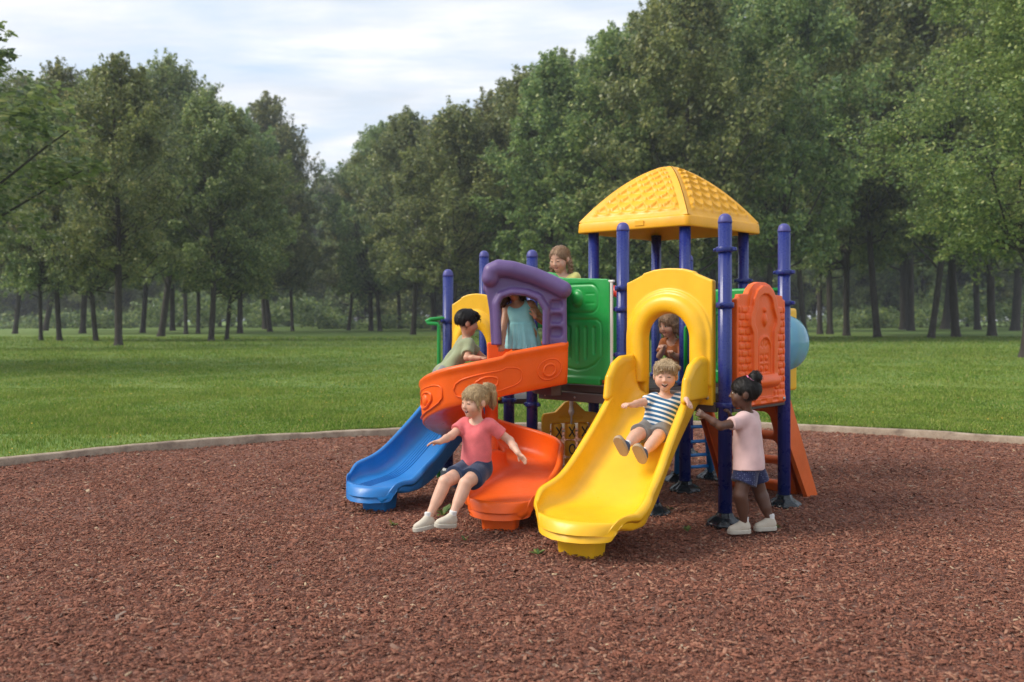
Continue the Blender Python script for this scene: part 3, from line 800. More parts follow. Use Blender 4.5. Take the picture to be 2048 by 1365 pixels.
# ---- green panel
def green_mesh():
    f = Fld((-.42, -.08, -.06), (.42, .06, .97), .0065)
    out = [(-.345, .03), (-.30, 0), (.345, 0), (.355, .03), (.35, .83), (.33, .86), (-.16, .885), (-.25, .90), (-.30, .935), (-.36, .945), (-.365, .5)]
    f.op(lambda X, Y, Z: np.maximum(sd_poly(X, Z, out) - .006, np.abs(Y) - .024))
    f.rbox((0.02, -.012, -.02), (.24, .022, .035), .012, .012)
    def groove(d2): return lambda X, Y, Z: np.sqrt(np.square(d2(X, Z)) + np.square(Y + .026)) - .0105
    def rr(cx, cz, hx, hz, r): return lambda X, Z: np.sqrt(np.square(np.maximum(np.abs(X - cx) - hx + r, 0)) + np.square(np.maximum(np.abs(Z - cz) - hz + r, 0))) + np.minimum(np.maximum(np.abs(X - cx) - hx + r, np.abs(Z - cz) - hz + r), 0) - r
    f.op(groove(rr(0, .70, .235, .125, .09)), None, None, .006, 's')
    f.ell((0, -.024, .70), (.062, .034, .075), .008)
    for sx in (-1, 1):
        for dz in (-.042, .042):
            f.cap((sx * .10, -.03, .70 + dz), (sx * .19, -.03, .70 + dz), .009, None, .006, 's')
    path = [(-.27, .20)] + [(-.27, .44), (-.26, .49), (-.22, .515), (.22, .515), (.26, .49), (.27, .44), (.27, .20), (.20, .13), (.10, .085), (0, .07), (-.10, .085), (-.20, .13), (-.27, .20)]
    f.op(groove(lambda X, Z: sd_line(X, Z, path)), None, None, .006, 's')
    for i in range(5):
        x = -.19 + .095 * i; b = .15 + .035 * abs(i - 2) ** 1.2
        f.cap((x, -.032, b), (x, -.032, .44), .021, None, .008, 's')
    V, F = f.mesh(1); return np_mesh('green_panel', V, F, M['green'])
gm = green_mesh()
dE = nrm(A2('E') - L0); 
gp = place(link('green_panel', gm, PS), A2('E') - dE * .80, A2('E') - dE * .085, .055, 1.085)
g = MB(); e = A2('E') - dE * .075 + np.array([-dE[1], dE[0]]) * -.06
g.box((e[0], e[1], 1.57), (.028, .022, .74), rotz(math.atan2(dE[1], dE[0])))
for z in (1.93, 1.22):
    q = e + dE * .0; g.box((q[0] - dE[0] * .012, q[1] - dE[1] * .012, z), (.085, .03, .022), rotz(math.atan2(dE[1], dE[0])))
g.build('panel_bracket', M['white'], PS)

# ---- orange house panel
def house_mesh():
    f = Fld((-.46, -.12, -.05), (.46, .06, 1.05), .0065)
    out = [(-.40, 0), (.40, 0), (.405, .86), (.36, .875), (.355, .90), (.23, .905), (.20, .945), (.14, .985), (.06, 1.005), (-.06, 1.005), (-.14, .985), (-.20, .945), (-.23, .905), (-.355, .90), (-.36, .875), (-.405, .86)]
    f.op(lambda X, Y, Z: np.maximum(sd_poly(X, Z, out) - .004, np.abs(Y) - .026))
    door = [(-.17, .22), (.17, .22), (.175, .60), (.22, .66), (.22, .72), (.17, .80), (.155, .86), (.11, .915), (.04, .945), (-.04, .945), (-.11, .915), (-.155, .86), (-.17, .80), (-.22, .72), (-.22, .66), (-.175, .60)]
    for r in range(13):
        z = .085 + r * .058
        for sx in (-1, 1):
            for (a, b) in (((.215, .285), (.300, .385)) if r % 2 else ((.20, .245), (.26, .345), (.36, .388))):
                f.rbox((sx * (a + b) / 2, -.028, z), ((b - a) / 2, .010, .023), .007, .004)
    f.op(lambda X, Y, Z: np.maximum(np.abs(sd_poly(X, Z, door)) - .030, np.abs(Y + .03) - .030) - .004, None, None, .022)
    f.op(lambda X, Y, Z: np.maximum(sd_poly(X, Z, door) + .03, np.abs(Y + .03) - .014), None, None, .01)
    # fan window and panes
    for (x, z) in ((-.042, .30), (.042, .30), (-.042, .385), (.042, .385)):
        f.rbox((x, -.05, z), (.033, .014, .033), .008, .006, 's'); f.ell((x, -.042, z), (.02, .012, .022), .006)
    f.op(lambda X, Y, Z: np.sqrt(np.square(np.where(Z > .455, np.sqrt(X * X + np.square(Z - .455)), np.abs(X) + 0 * Z) - .105) + np.square(Y + .047)) - .012 + np.where(Z < .26, .3, 0), None, None, .006)
    for a in (30, 70, 110, 150):
        c, s = math.cos(math.radians(a)), math.sin(math.radians(a)); f.cap((.03 * c, -.05, .46 + .03 * s), (.075 * c, -.05, .46 + .075 * s), .010, None, .005, 's')
    f.ell((0, -.05, .70), (.035, .016, .05), .008); f.ell((0, -.052, .78), (.022, .014, .022), .006)
    f.cap((-.17, -.05, .195), (.17, -.05, .195), .05, None, .02)
    f.rbox((0, -.028, .035), (.39, .016, .028), .01, .006)
    for x in (-.2, 0, .2): f.rbox((x, -.05, .035), (.05, .014, .014), .005, .004, 's')
    V, F = f.mesh(1); return np_mesh('house_panel', V, F, M['orange'])
o = place(link('house_panel', house_mesh(), PS), P2['F'], P2['G'], .03, .90, (1.0, 1, 1.0)); bolts(o, [(-.345, .035), (.345, .035)], -.045)

# ---- slides
def chute(path, hd, hw, wl, wr, th=.03, rim=.028, flare=.0, bow=None):
    """sweep a trough along a path. hd: plan headings; wl/wr: wall heights left and right"""
    path = np.asarray(path, float); N = len(path); V = []; prof_n = None
    for i in range(N):
        h = nrm(np.array([hd[i][0], hd[i][1], 0])); left = np.array([-h[1], h[0], 0]); up = np.array([0, 0, 1.])
        w = hw[i]; pts = []
        def side(sg, H):
            q = []
            H = max(H, .012)
            for (a, b) in ((0, 0), (.3, .002), (.55, .012), (.74, .045), (.88, .13), (.96, .32), (.99, .62), (1.0, 1.0)):
                q.append((sg * (w * a + flare * b * H), b * H))
            cxr = w + flare * H + rim * .75; r = min(rim, H * .8 + .008)
            for an in (150, 110, 70, 30, -10, -55):
                q.append((sg * (cxr + r * math.cos(math.radians(an))), H + r * (math.sin(math.radians(an))) ))
            for (a, b) in ((w + flare * H + .036, .80), (w + flare * H * .6 + .034, .40), (w + .030, .08)): q.append((sg * a, b * H - .012))
            q += [(sg * (w + .026), -th + .004), (sg * (w + .018), -th - .006), (sg * (w + .004), -th - .012)]
            q += [(sg * w * .86, -th - .016), (sg * w * .45, -th - .02)]
            return q
        Lq = side(1, wl[i]); Rq = side(-1, wr[i])
        ring = Lq + [(0, -th - .02)] + Rq[::-1][:-1]
        bw = 0 if bow is None else bow[i]
        for (a, b) in ring: V.append(path[i] + left * a + up * b - h * bw * min(1.15, abs(a) / (w + .05)) ** 2.2)
        prof_n = len(ring)
    m = prof_n
    F = [(i * m + k, i * m + (k + 1) % m, (i + 1) * m + (k + 1) % m, (i + 1) * m + k) for i in range(N - 1) for k in range(m)]
    F.append(tuple(range(m - 1, -1, -1))); F.append(tuple((N - 1) * m + k for k in range(m)))
    return V, F
def sm(t): t = np.clip(t, 0, 1); return t * t * (3 - 2 * t)
def straight(p0, p1, z0, z1, n=60, hw0=.26, hw1=.30, wall=.20, top=.30, lipz=.0, run_out=.30):
    p0 = np.array(p0); p1 = np.array(p1); d = nrm(p1 - p0); L = np.linalg.norm(p1 - p0)
    T = np.concatenate([np.linspace(0, .86, n), .87 + .13 * np.sin(np.linspace(0, math.pi / 2, 34))])
    P = []; H = []; w = []; wl = []; bow = []
    for t in T:
        xy = p0 + (p1 - p0) * t
        s = t * L
        # a short level bed, an even slope, a level run-out
        a, b = .07, 1 - run_out
        if t < a: z = z0 - .02 * t / a
        else:
            q = min(1, (t - a) / (b - a)); q2 = q if q < .75 else .75 + (q - .75) * (1 - .35 * (q - .75) / .25)
            z = z0 - .02 + (z1 - z0 + .02) * min(1, q2 / .9125)
            if t > b: z = z1 - .025 * (t - b) / (1 - b)
        P.append((xy[0], xy[1], z)); H.append(d)
        ww = hw0 + (hw1 - hw0) * sm(t * 1.3 - .3)
        ww += .030 * math.exp(-((t - .80) / .09) ** 2)
        e = max(0, (t - .86) / .14); ww *= math.sqrt(max(.012, 1 - (e * .74) ** 2.4)); bow.append(.16 * sm((t - .70) / .30))
        w.append(ww)
        h = wall + (top - wall) * math.exp(-(t / .13) ** 2) + .018 * math.sin(9 * t)
        h = h * (1 - sm((t - .45) / .48)) + .085 * sm((t - .45) / .48); h *= 1 - .82 * sm((t - .78) / .22)
        wl.append(h)
    P = np.array(P)
    for _ in range(10): P[1:-1, 2] = .25 * P[:-2, 2] + .5 * P[1:-1, 2] + .25 * P[2:, 2]
    for i, t in enumerate(T):
        P[i, 2] += .022 * sm((t - .90) / .06) - .075 * max(0, (t - .965) / .035) ** 2
    return P, H, w, wl, bow
def pedestal(name, x, y, zt, mat, par, w=.2, d=.16, rz=0.):
    f = Fld((-.2, -.2, -.04), (.2, .2, zt + .02), .008)
    def fn(X, Y, Z):
        s = 1 + .16 * np.clip(Z / zt, 0, 1)
        return (np.sqrt(np.square(np.maximum(np.abs(X) - w / 2 * s + .03, 0)) + np.square(np.maximum(np.abs(Y) - d / 2 * s + .03, 0))) + np.minimum(np.maximum(np.abs(X) - w / 2 * s + .03, np.abs(Y) - d / 2 * s + .03), 0) - .03)
    f.op(lambda X, Y, Z: np.maximum(fn(X, Y, Z), np.maximum(Z - zt, -Z - .03)))
    o = fobj(name, f, mat, par); o.location = (x, y, 0); o.rotation_euler = (0, 0, rz); return o
def lip_teeth(P, H, w, mat, par, n=7):
    """raised moulded ridges that cross the rolled lip"""
    g = MB(); i = len(P) - 13; d = np.array([H[i][0], H[i][1], 0.]); left = np.array([-d[1], d[0], 0])
    for k in range(n):
        u = -1 + 2 * (k + .5) / n
        j = i + int(round(8 * (1 - abs(u) ** 2)))
        c = P[j] + left * u * w[i] * .86 + np.array([0, 0, .010 + .035 * u ** 4])
        g.box(c, (.055, w[i] * 1.25 / n, .018), np.stack([d, left, np.array([0, 0, 1.])], 1), .007)
    for q in range(len(g.S)): g.S[q] = True
    return g.build('lip_ridges', mat, par)
# yellow slide
P, H, w_, wl, bw_ = straight((1.27, 7.32), (.345, 5.88), .985, .275, hw0=.27, hw1=.355, wall=.20, top=.30)
V, F = chute(P, H, w_, wl, wl, flare=.10, rim=.034, bow=bw_)
g = MB(); g.add(V, F); ys = g.build('slide', M['yellow'], PS); ys['label'] = 'straight yellow slide facing the front'
YS = (P, H, w_, wl)
pedestal('slide_foot', .475, 6.14, .235, M['yellow'], ys, .27, .20, math.atan2(H[0][1], H[0][0]) + math.pi / 2)
# high cheeks at its head
def cheek(sg):
    f = Fld((-.44, -.08, -.10), (.24, .08, .38), .008)
    out = [(-.34, .0), (-.30, .16), (-.20, .245), (-.08, .29), (.08, .295), (.13, .27), (.14, .0)]
    f.op(lambda X, Y, Z: np.sqrt(np.square(np.maximum(sd_poly(X, Z, out) + .02, 0)) + np.square(np.maximum(np.abs(Y) - .01, 0))) - .026)
    f.op(lambda X, Y, Z: np.sqrt(np.square(sd_line(X, Z, out[:-1])) + Y * Y) - .034 + .016 * np.clip((-X - .2) / .14, 0, 1), None, None, .02)
    return f
d = np.array(H[0]); left = np.array([-d[1], d[0]])
for sg in (1, -1):
    o = fobj('cheek', cheek(sg), M['yellow'], ys); c = np.array([1.27, 7.32]) + d * .13 + left * sg * .325
    o.location = (c[0], c[1], .985); o.rotation_euler = (0, 0, math.atan2(d[1], d[0]) + math.pi)
# short leg under the yellow slide
g = MB(); g.lathe((0, 0, 0), [(PR, -.02), (PR, .50)], 40, lob=12, la=.018); p = g.build('post', M['post'], PS); p.location = (1.165, 7.46, 0)
o = link('foot_cover', foot_me, p)
# blue slide
P, H, w_, wl, bw_ = straight((-.37, 9.0), (-1.27, 7.44), .80, .215, hw0=.23, hw1=.30, wall=.18, top=.26)
V, F = chute(P, H, w_, wl, wl, flare=.10, rim=.03, bow=bw_)
g = MB(); g.add(V, F); bs = g.build('slide', M['blue'], PS); bs['label'] = 'straight blue slide on the left'
pedestal('slide_foot', -1.13, 7.67, .175, M['blue'], bs, .24, .18, math.atan2(H[0][1], H[0][0]) + math.pi / 2)
def floor_ridges(P, H, par, mat, i0, i1, offs):
    g = MB()
    for u in offs:
        pts = []
        for i in range(i0, i1, 2):
            d_ = np.array([H[i][0], H[i][1], 0.]); l_ = np.array([-d_[1], d_[0], 0]); pts.append(P[i] + l_ * u + np.array([0, 0, .001]))
        g.tube(pts, .0055, 6)
    return g.build('floor_ridges', mat, par)
floor_ridges(P, H, bs, M['blue'], 22, 76, [-.02 - .028 * k for k in range(5)])

# spiral slide
a0 = math.radians(194); cen2 = np.array([-.185, 8.10]); Rm = .365
h0 = np.array([math.cos(a0), math.sin(a0)]); right0 = np.array([h0[1], -h0[0]])
P1 = cen2 - right0 * Rm
pts = []; hds = []
for s in np.linspace(.52, 0, 14): pts.append((*(P1 - h0 * s), 1.10 - .085 * (1 - s / .52))); hds.append(h0)
turn_end = 296
TZ = [(0, 1.015), (50, .90), (115, .655), (160, .49), (205, .35), (285, .262), (turn_end, .26)]
for q in np.linspace(4, turn_end, 90):
    ph = a0 - math.radians(q); h = np.array([math.cos(ph), math.sin(ph)]); r = np.array([h[1], -h[0]])
    p = cen2 - r * Rm; pts.append((p[0], p[1], np.interp(q, [k[0] for k in TZ], [k[1] for k in TZ]))); hds.append(h)
pe = np.array(pts[-1][:2]); lip = np.array([-.12, 6.62]); he = nrm(lip - pe)
for s in np.concatenate([np.linspace(.03, .85, 26), (.86 + .14 * np.sin(np.linspace(0, math.pi / 2, 30)))]):
    p = pe + (lip - pe) * s; pts.append((p[0], p[1], .26 - .035 * sm(s * 1.2))); hds.append(he)
pts = np.array(pts); hds = np.array(hds)
for _ in range(25): pts[1:-1, 2] = .25 * pts[:-2, 2] + .5 * pts[1:-1, 2] + .25 * pts[2:, 2]
_s = np.concatenate([np.zeros(104), np.linspace(.03, .85, 26), .86 + .14 * np.sin(np.linspace(0, math.pi / 2, 30))])
pts[:, 2] += .024 * sm((_s - .90) / .06) - .075 * np.maximum(0, (_s - .965) / .035) ** 2
for _ in range(6): hds[1:-1] = .25 * hds[:-2] + .5 * hds[1:-1] + .25 * hds[2:]
n = len(pts); ii = np.arange(n); s_exit = _s
hw = np.full(n, .225); hw += .07 * sm((ii - 96) / 22.) - .0
hw = hw + .02 * np.exp(-((s_exit - .45) / .2) ** 2) * (ii > 100)
e = np.clip((s_exit - .78) / .22, 0, 1); hw = hw * np.sqrt(np.maximum(.012, 1 - (e * .74) ** 2.4))
wl = np.full(n, .265) + .045 * np.exp(-((ii - 48) / 16.) ** 2); wl[:14] = .29
wl = wl * (1 - .24 * sm((ii - 56) / 36)); wl = wl * (1 - sm((s_exit - .05) / .85)) + .085 * sm((s_exit - .05) / .85)
wl *= 1 - .82 * sm((s_exit - .74) / .26)
wr = wl.copy(); inner = (ii > 10) & (ii < 106); wr[inner] *= .62
for _ in range(8): wr[1:-1] = .25 * wr[:-2] + .5 * wr[1:-1] + .25 * wr[2:]
V, F = chute(pts, hds, hw, wl, wr, th=.035, rim=.03, flare=.03, bow=.16 * sm((_s - .66) / .34))
g = MB(); g.add(V, F); ss = g.build('spiral_slide', M['orange'], PS)
g = MB(); g.lathe((cen2[0], cen2[1], 0), [(.085, -.02), (.075, .1), (.062, .3), (.058, .97), (.03, .985), (.0001, .986)], 28); g.build('centre_column', M['orange'], ss)
pedestal('slide_foot', -.085, 6.82, .19, M['orange'], ss, .25, .18, math.atan2(he[1], he[0]) + math.pi / 2)
def wall_pt(i, b, out=.004):
    h = nrm(np.array([hds[int(i)][0], hds[int(i)][1], 0])); l = np.array([-h[1], h[0], 0])
    f_ = i - int(i); p = pts[int(i)] * (1 - f_) + pts[min(int(i) + 1, n - 1)] * f_
    return p + l * (hw[int(i)] + .034 + .03 * b * wl[int(i)] + out) + np.array([0, 0, b * wl[int(i)] - .012])
g = MB()
def ring_on_wall(ic, bc, ri, rb, r=.007, sq=2.0):
    q = []
    for a in np.linspace(0, 2 * math.pi, 40, endpoint=False):
        c, s = math.cos(a), math.sin(a)
        q.append(wall_pt(ic + ri * math.copysign(abs(c) ** (2 / sq), c), bc + rb * math.copysign(abs(s) ** (2 / sq), s)))
    g.tube(q, r, 6, closed=True)
ring_on_wall(4, .42, 2.6, .30); ring_on_wall(4, .40, 1.3, .17, .012)
ring_on_wall(18, .40, 8, .32, sq=3); ring_on_wall(18, .40, 2.8, .2, .010); 
ring_on_wall(39, .42, 9.5, .36, sq=3); ring_on_wall(37, .42, 3.4, .22, .012)
g.build('embossed_ovals', M['orange'], ss)
for (ic, ri, rb) in ((37, 3.2, .20),):
    g = MB(); c = wall_pt(ic, .42, 0); h = nrm(np.array([hds[ic][0], hds[ic][1], 0])); l = np.array([-h[1], h[0], 0])
    g.lathe(c - l * .02, [(.058, 0), (.056, .022), (.045, .034), (.02, .038), (.0001, .0385)], 24, ax=np.stack([h, np.array([0, 0, 1.]), l], 1)); g.build('round_boss', M['orange'], ss)
# entry box end wall seen below the hood
# ---- purple hood
def hood_mesh():
    S_ = .00447
    def q(x, y): return ((x - 1045) * S_, (683 - y) * S_)
    out = [q(*p) for p in ((980, 690), (976, 620), (969, 575), (966, 548), (972, 531), (990, 523), (1020, 526), (1060, 539), (1100, 555), (1122, 566), (1124, 690))]
    opn = [q(*p) for p in ((1000, 700), (998, 640), (996, 606), (1002, 594), (1020, 588), (1045, 590), (1066, 598), (1077, 616), (1076, 700))]
    top = [q(*p) for p in ((978, 556), (981, 543), (994, 537), (1020, 540), (1060, 552), (1095, 567), (1116, 578))]
    top2 = [q(*p) for p in ((972, 575), (976, 552), (992, 536), (1020, 538), (1060, 551), (1095, 566), (1118, 577))]
    f = Fld((-.46, -.14, -.05), (.44, .54, .84), .009)
    for yc in (0, .40):
        f.op(lambda X, Y, Z: np.maximum(sd_poly(X, Z, out), np.abs(Y - yc) - .036) + 0 * Y, (-.44, yc - .05, -.05), (.42, yc + .05, .8), .02)
    f.op(lambda X, Y, Z: np.sqrt(np.square(np.maximum(sd_line(X, Z, top2) - .03, 0)) + np.square(np.maximum(np.abs(Y - .20) - .20, 0))) - .012 + 0 * Y, None, None, .02)
    f.op(lambda X, Y, Z: np.sqrt(np.square(sd_line(X, Z, top)) + np.square(Y + .035)) - .074, None, None, .006)
    for a_, b_ in ((top[1], top[1]),): f.cap((a_[0], -.035, a_[1] - .005), (b_[0] + .01, .40, b_[1] - .005), .070, None, .01)
    f.op(lambda X, Y, Z: np.sqrt(np.square(sd_poly(X, Z, opn) - .020) + np.square(Y + .036)) - .042, None, None, .010)
    for yc in (0, .40):
        f.op(lambda X, Y, Z: np.maximum(sd_poly(X, Z, opn) - .0, np.abs(Y - yc) - .12) + 0 * Y, (-.44, yc - .12, -.05), (.42, yc + .12, .8), .02, 's')
    for (yy) in (606.5, 632.5, 658.5):
        x, z = q(1103, yy); f.rbox((x, -.045, z), (.056, .040, .044), .034, .012, 's')
    f.plane((0, 0, .0), (0, 0, -1))
    V, F = f.mesh(2); return np_mesh('hood', V, F, M['purple'])
r_end = P1 - h0 * .52 - right0 * .245; l_end = r_end + np.array([-.70, .03])
hd_ = place(link('hood', hood_mesh(), ss), l_end, r_end, .0, 1.385)
# orange plate between entry and far hood wall
f = Fld((-.4, -.05, -.02), (.4, .05, .4), .01); f.rbox((0, 0, .17), (.36, .022, .17), .015)
o = place(fobj('entry_wall', f, M['orange'], ss), l_end, r_end, -.42, 1.06)

# ---- roof
rc = np.array([1.597, 9.15])
corners = [np.array(p) for p in ((1.632, 8.335), (2.53, 9.185), (1.575, 9.985), (.668, 9.13))]
ZE, ZB, ZA = 2.475, 2.575, 3.165
g = MB(); nu, nt = 150, 110
def prof_z(t): return ZB + (ZA - ZB) * (t + .62 * t * (1 - t)) / 1.0 * (1 - .0 * t)
for k in range(4):
    a, b = corners[k], corners[(k + 1) % 4]; L_ = np.linalg.norm(b - a); e3 = np.array([*nrm(b - a), 0])
    V = np.zeros((nt + 1, nu + 1, 3))
    tt = np.linspace(0, 1, nt + 1)[:, None]; uu = np.linspace(0, 1, nu + 1)[None, :]
    r = 1 - tt; r = np.where(tt > .93, r, r)
    pa = rc + (a - rc) * .985; pb = rc + (b - rc) * .985
    X = rc[0] + r * ((pa[0] - rc[0]) * (1 - uu) + (pb[0] - rc[0]) * uu); Y = rc[1] + r * ((pa[1] - rc[1]) * (1 - uu) + (pb[1] - rc[1]) * uu)
    Z = prof_z(tt) + 0 * uu - .05 * np.clip((tt - .9) / .1, 0, 1) ** 2
    half = L_ / 2 * r; xm = (uu - .5) * 2 * half            # metres from the face's middle line
    slope = tt * 1.02
    rows = 9; qv = slope * rows; rw = np.floor(qv); fv = qv - rw
    wc = .15; cxq = xm / wc + .5 * (rw % 2); cx2 = (cxq - np.floor(cxq)) * 2 - 1
    bcurve = .58 * np.abs(cx2) ** 2.6
    hgt = np.where(fv < bcurve, .22 + .0 * fv, 1 - (fv - bcurve) * 1.0)
    mask = np.clip((half - np.abs(xm) - .075) / .012, 0, 1) * np.clip((tt - .055) / .02, 0, 1) * np.clip((.86 - tt) / .03, 0, 1)
    hip = np.clip((.09 - (half - np.abs(xm))) / .06, 0, 1)
    disp = .030 * hgt * mask + .010 * hip
    nx_ = np.array([e3[1], -e3[0]]);
    V[..., 0] = X + nx_[0] * disp * .55; V[..., 1] = Y + nx_[1] * disp * .55; V[..., 2] = Z + disp * .8
    F = [(i * (nu + 1) + j, i * (nu + 1) + j + 1, (i + 1) * (nu + 1) + j + 1, (i + 1) * (nu + 1) + j) for i in range(nt) for j in range(nu)]
    g.add(V.reshape(-1, 3), F)
roof = g.build('roof', M['yellow_roof'], PS)
# eave band with rounded lower edge and a hollow underside
g = MB()
def ring(f, z): return [(*(rc + (c - rc) * f), z) for c in corners]
def rring(f, z):
    out = []
    for k in range(4):
        c = rc + (corners[k] - rc) * f; p = rc + (corners[k - 1] - rc) * f; n_ = rc + (corners[(k + 1) % 4] - rc) * f
        a = c + nrm(p - c) * .05; b = c + nrm(n_ - c) * .05
        for s in (0, .33, .67, 1): 
            q = (1 - s) ** 2 * a + 2 * s * (1 - s) * c + s * s * b; out.append((*q, z))
    return out
R_ = [rring(.975, ZB + .012), rring(1.0, ZB), rring(1.008, ZB - .01), rring(1.016, ZE + .012), rring(1.01, ZE), rring(.985, ZE - .004), rring(.955, ZE), rring(.945, ZE + .015), rring(.90, ZE + .06), rring(.5, ZE + .3), rring(.05, ZE + .48)]
V = sum(R_, []); m = len(R_[0])
g.add(V, [(i * m + k, i * m + (k + 1) % m, (i + 1) * m + (k + 1) % m, (i + 1) * m + k)[::-1] for i in range(len(R_) - 1) for k in range(m)])
g.build('eave_band', M['yellow_roof'], roof)
a, b = corners[3], corners[0]; 
g = MB(); c = a + (b - a) * .585; dd = nrm(b - a); nn = np.array([dd[1], -dd[0]]); c = c + nn * .012
g.box((c[0], c[1], (ZE + ZB) / 2 + .004), (.10, .008, .05), rotz(math.atan2(dd[1], dd[0])), .003); g.build('maker_plate', M['yellow_roof'], roof)

# ---- tic-tac-toe panel
def game():
    f = Fld((-.42, -.06, -.05), (.42, .06, .78), .009)
    out = [(-.37, 0), (.37, 0), (.37, .58), (.35, .615), (.20, .63), (.13, .68), (.07, .725), (0, .74), (-.07, .725), (-.13, .68), (-.20, .63), (-.35, .615), (-.37, .58)]
    f.op(lambda X, Y, Z: np.maximum(sd_poly(X, Z, out) - .008, np.abs(Y) - .03))
    f.rbox((0, 0, .27), (.275, .09, .255), .02, .01, 's')
    f.rbox((0, -.03, .58), (.16, .012, .006), .003, .01, 's')
    V, F = f.mesh(1); return np_mesh('game_panel', V, F, M['gameyellow'])
gd = nrm(A2('A') - A2('L')); ga = A2('L') + gd * .10; gb = A2('L') + gd * .94
ga, gb = np.array([.285, 8.84]), np.array([.86, 8.97])
gpn = place(link('game_panel', game(), PS), ga, gb, .0, .055, (.76, 1, 1))
SY = [['X', 'X', 'X'], ['O', 'O', 'O'], ['O', 'X', 'O']]
for r in range(3):
    g = MB(); g.tube([(-.30, 0, .445 - r * .17), (.30, 0, .445 - r * .17)], .009, 8); g.build('rod', M['metal'], gpn)
    for c in range(3):
        g = MB(); x = -.18 + .18 * c; z = .445 - r * .17
        g.lathe((0, 0, 0), [(.05, -.078), (.066, -.072), (.069, -.06), (.069, .06), (.066, .072), (.05, .078)], 28)
        s = SY[r][c]; y = -.0695
        def wrap(px, pz):      # lettering follows the drum
            an = px / .069; return np.array([.0695 * math.sin(an), -.0695 * math.cos(an), pz])
        if s == 'X':
            for sg in (-1, 1): g.tube([wrap(u * .040, sg * u * .048) for u in np.linspace(-1, 1, 9)], .0085, 6, mi=1)
        else:
            g.tube([wrap(.038 * math.cos(a), .046 * math.sin(a)) for a in np.linspace(*((.12, 6.16) if c == 1 else (.5, 5.8)), 20)], .0085, 6, mi=1)
        o = g.build('tile', [M['gameyellow'], M['black']], gpn); o.location = (x, 0, z); o.rotation_euler = (0, 0, random.uniform(-.2, .2))
g = MB(); g.lathe((0, -.05, .50), [(.013, 0), (.013, .10), (.020, .105), (.034, .13), (.036, .15), (.030, .16), (.022, .20), (.024, .215), (.022, .26), (.014, .275), (.014, .36)], 20)
g.build('spindle', M['white'], gpn)

# ---- climber with rungs on the right
def climber():
    f = Fld((-.46, -.05, -.04), (.46, .05, 1.16), .01)
    f.rbox((0, 0, .54), (.42, .030, .56), .02)
    for z, h in ((.22, .105), (.49, .105), (.77, .125)): f.rbox((0, 0, z), (.29, .1, h), .05, .01, 's')
    for z in (.0, .355, .63, .93): f.rbox((0, -.02, z + .0), (.31, .035, .02), .014, .01)
    for sx in (-1, 1):
        f.rbox((sx * .40, .045, .54), (.024, .09, .56), .02, .01)
    V, F = f.mesh(1); return np_mesh('climber', V, F, M['orange_dull'])
cl = link('climber', climber(), PS); uq = nrm(A2('G') - A2('F'))
mid = (A2('C') + A2('G')) / 2; dCG = nrm(A2('G') - A2('C')); run = .52
# model z axis follows the slope; model +y faces outwards
slope_v = nrm(np.array([-uq[0] * run, -uq[1] * run, .97])); xa = np.array([-dCG[0], -dCG[1], 0]); ya = np.cross(slope_v, xa)
bt = mid + uq * (run + .03)
cl.matrix_world = Matrix(((xa[0], ya[0], slope_v[0], bt[0]), (xa[1], ya[1], slope_v[1], bt[1]), (xa[2], ya[2], slope_v[2], .0), (0, 0, 0, 1)))
# triangular cheek beside the climber
g = MB(); q0 = A2('G') + uq * .03; q1 = A2('G') + uq * (run + .06); th_ = dCG * .02
tri_ = [(q0, .90), (q0 + uq * .05, .90), (q1 + uq * .04, .0), (q1 - uq * .16, .0), (q0, .55)]
V = [(p[0] + th_[0], p[1] + th_[1], z) for p, z in tri_] + [(p[0] - th_[0], p[1] - th_[1], z) for p, z in tri_]
nq = len(tri_)
g.add(V, [tuple(range(nq - 1, -1, -1)), tuple(range(nq, 2 * nq))] + [(i, (i + 1) % nq, nq + (i + 1) % nq, nq + i) for i in range(nq)], smooth=False)
g.build('climber_cheek', M['orange_dull'], cl).matrix_parent_inverse = cl.matrix_world.inverted()

# ---- blue tube ladder behind
g = MB(); b0, b1 = np.array([1.64, 8.93, 0]), np.array([2.02, 9.12, 0]); tp0, tp1 = np.array([1.62, 8.62, .95]), np.array([1.86, 8.70, .95])
g.tube([b0, tp0], .036, 14); g.tube([b1, tp1], .036, 14)
for q in (.14, .27, .42, .58): g.tube([b0 + (tp0 - b0) * q, b1 + (tp1 - b1) * q], .017, 10)
lad = g.build('tube_ladder', M['blue'], PS)
for b_ in (b0, b1): o = link('foot_cover', foot_me, lad); o.location = tuple(b_)

# ---- green rails
def rail(name, pts, r=.019, mat='green'):
    g = MB(); g.tube(pts, r, 12); return g.build(name, M[mat], PS)
k3 = np.array([*P2['K'], 0])
r1 = rail('climbing_pole', [k3 + (0, -.0, 1.60), k3 + (-.06, -.05, 1.615), k3 + (-.17, -.08, 1.605), k3 + (-.215, -.08, 1.585), k3 + (-.20, -.09, 1.565), k3 + (-.10, -.10, 1.56), k3 + (-.085, -.10, 1.53), k3 + (-.085, -.12, .9), k3 + (-.085, -.14, .0)])
def arc(c, r, a0_, a1_, ax, z=0, n=12): return [c + ax * r * math.cos(a) + np.array([0, 0, 1.]) * r * math.sin(a) for a in np.linspace(a0_, a1_, n)]
e3 = np.array([*nrm(A2('C') - A2('G')), 0])
gC, gG = np.array([*P2['C'], 0]), np.array([*P2['G'], 0])
rail('guard_rail', [gG + (0, 0, 1.86), gC + (0, 0, 1.86)])
rail('guard_rail', [gC + (0, 0, 1.66), gC + np.array([*uq, 0]) * .9 + (0, 0, 1.66)])
c3 = np.array([1.60, 8.30, 1.50]); ux = np.array([.73, -.68, 0]) * -1
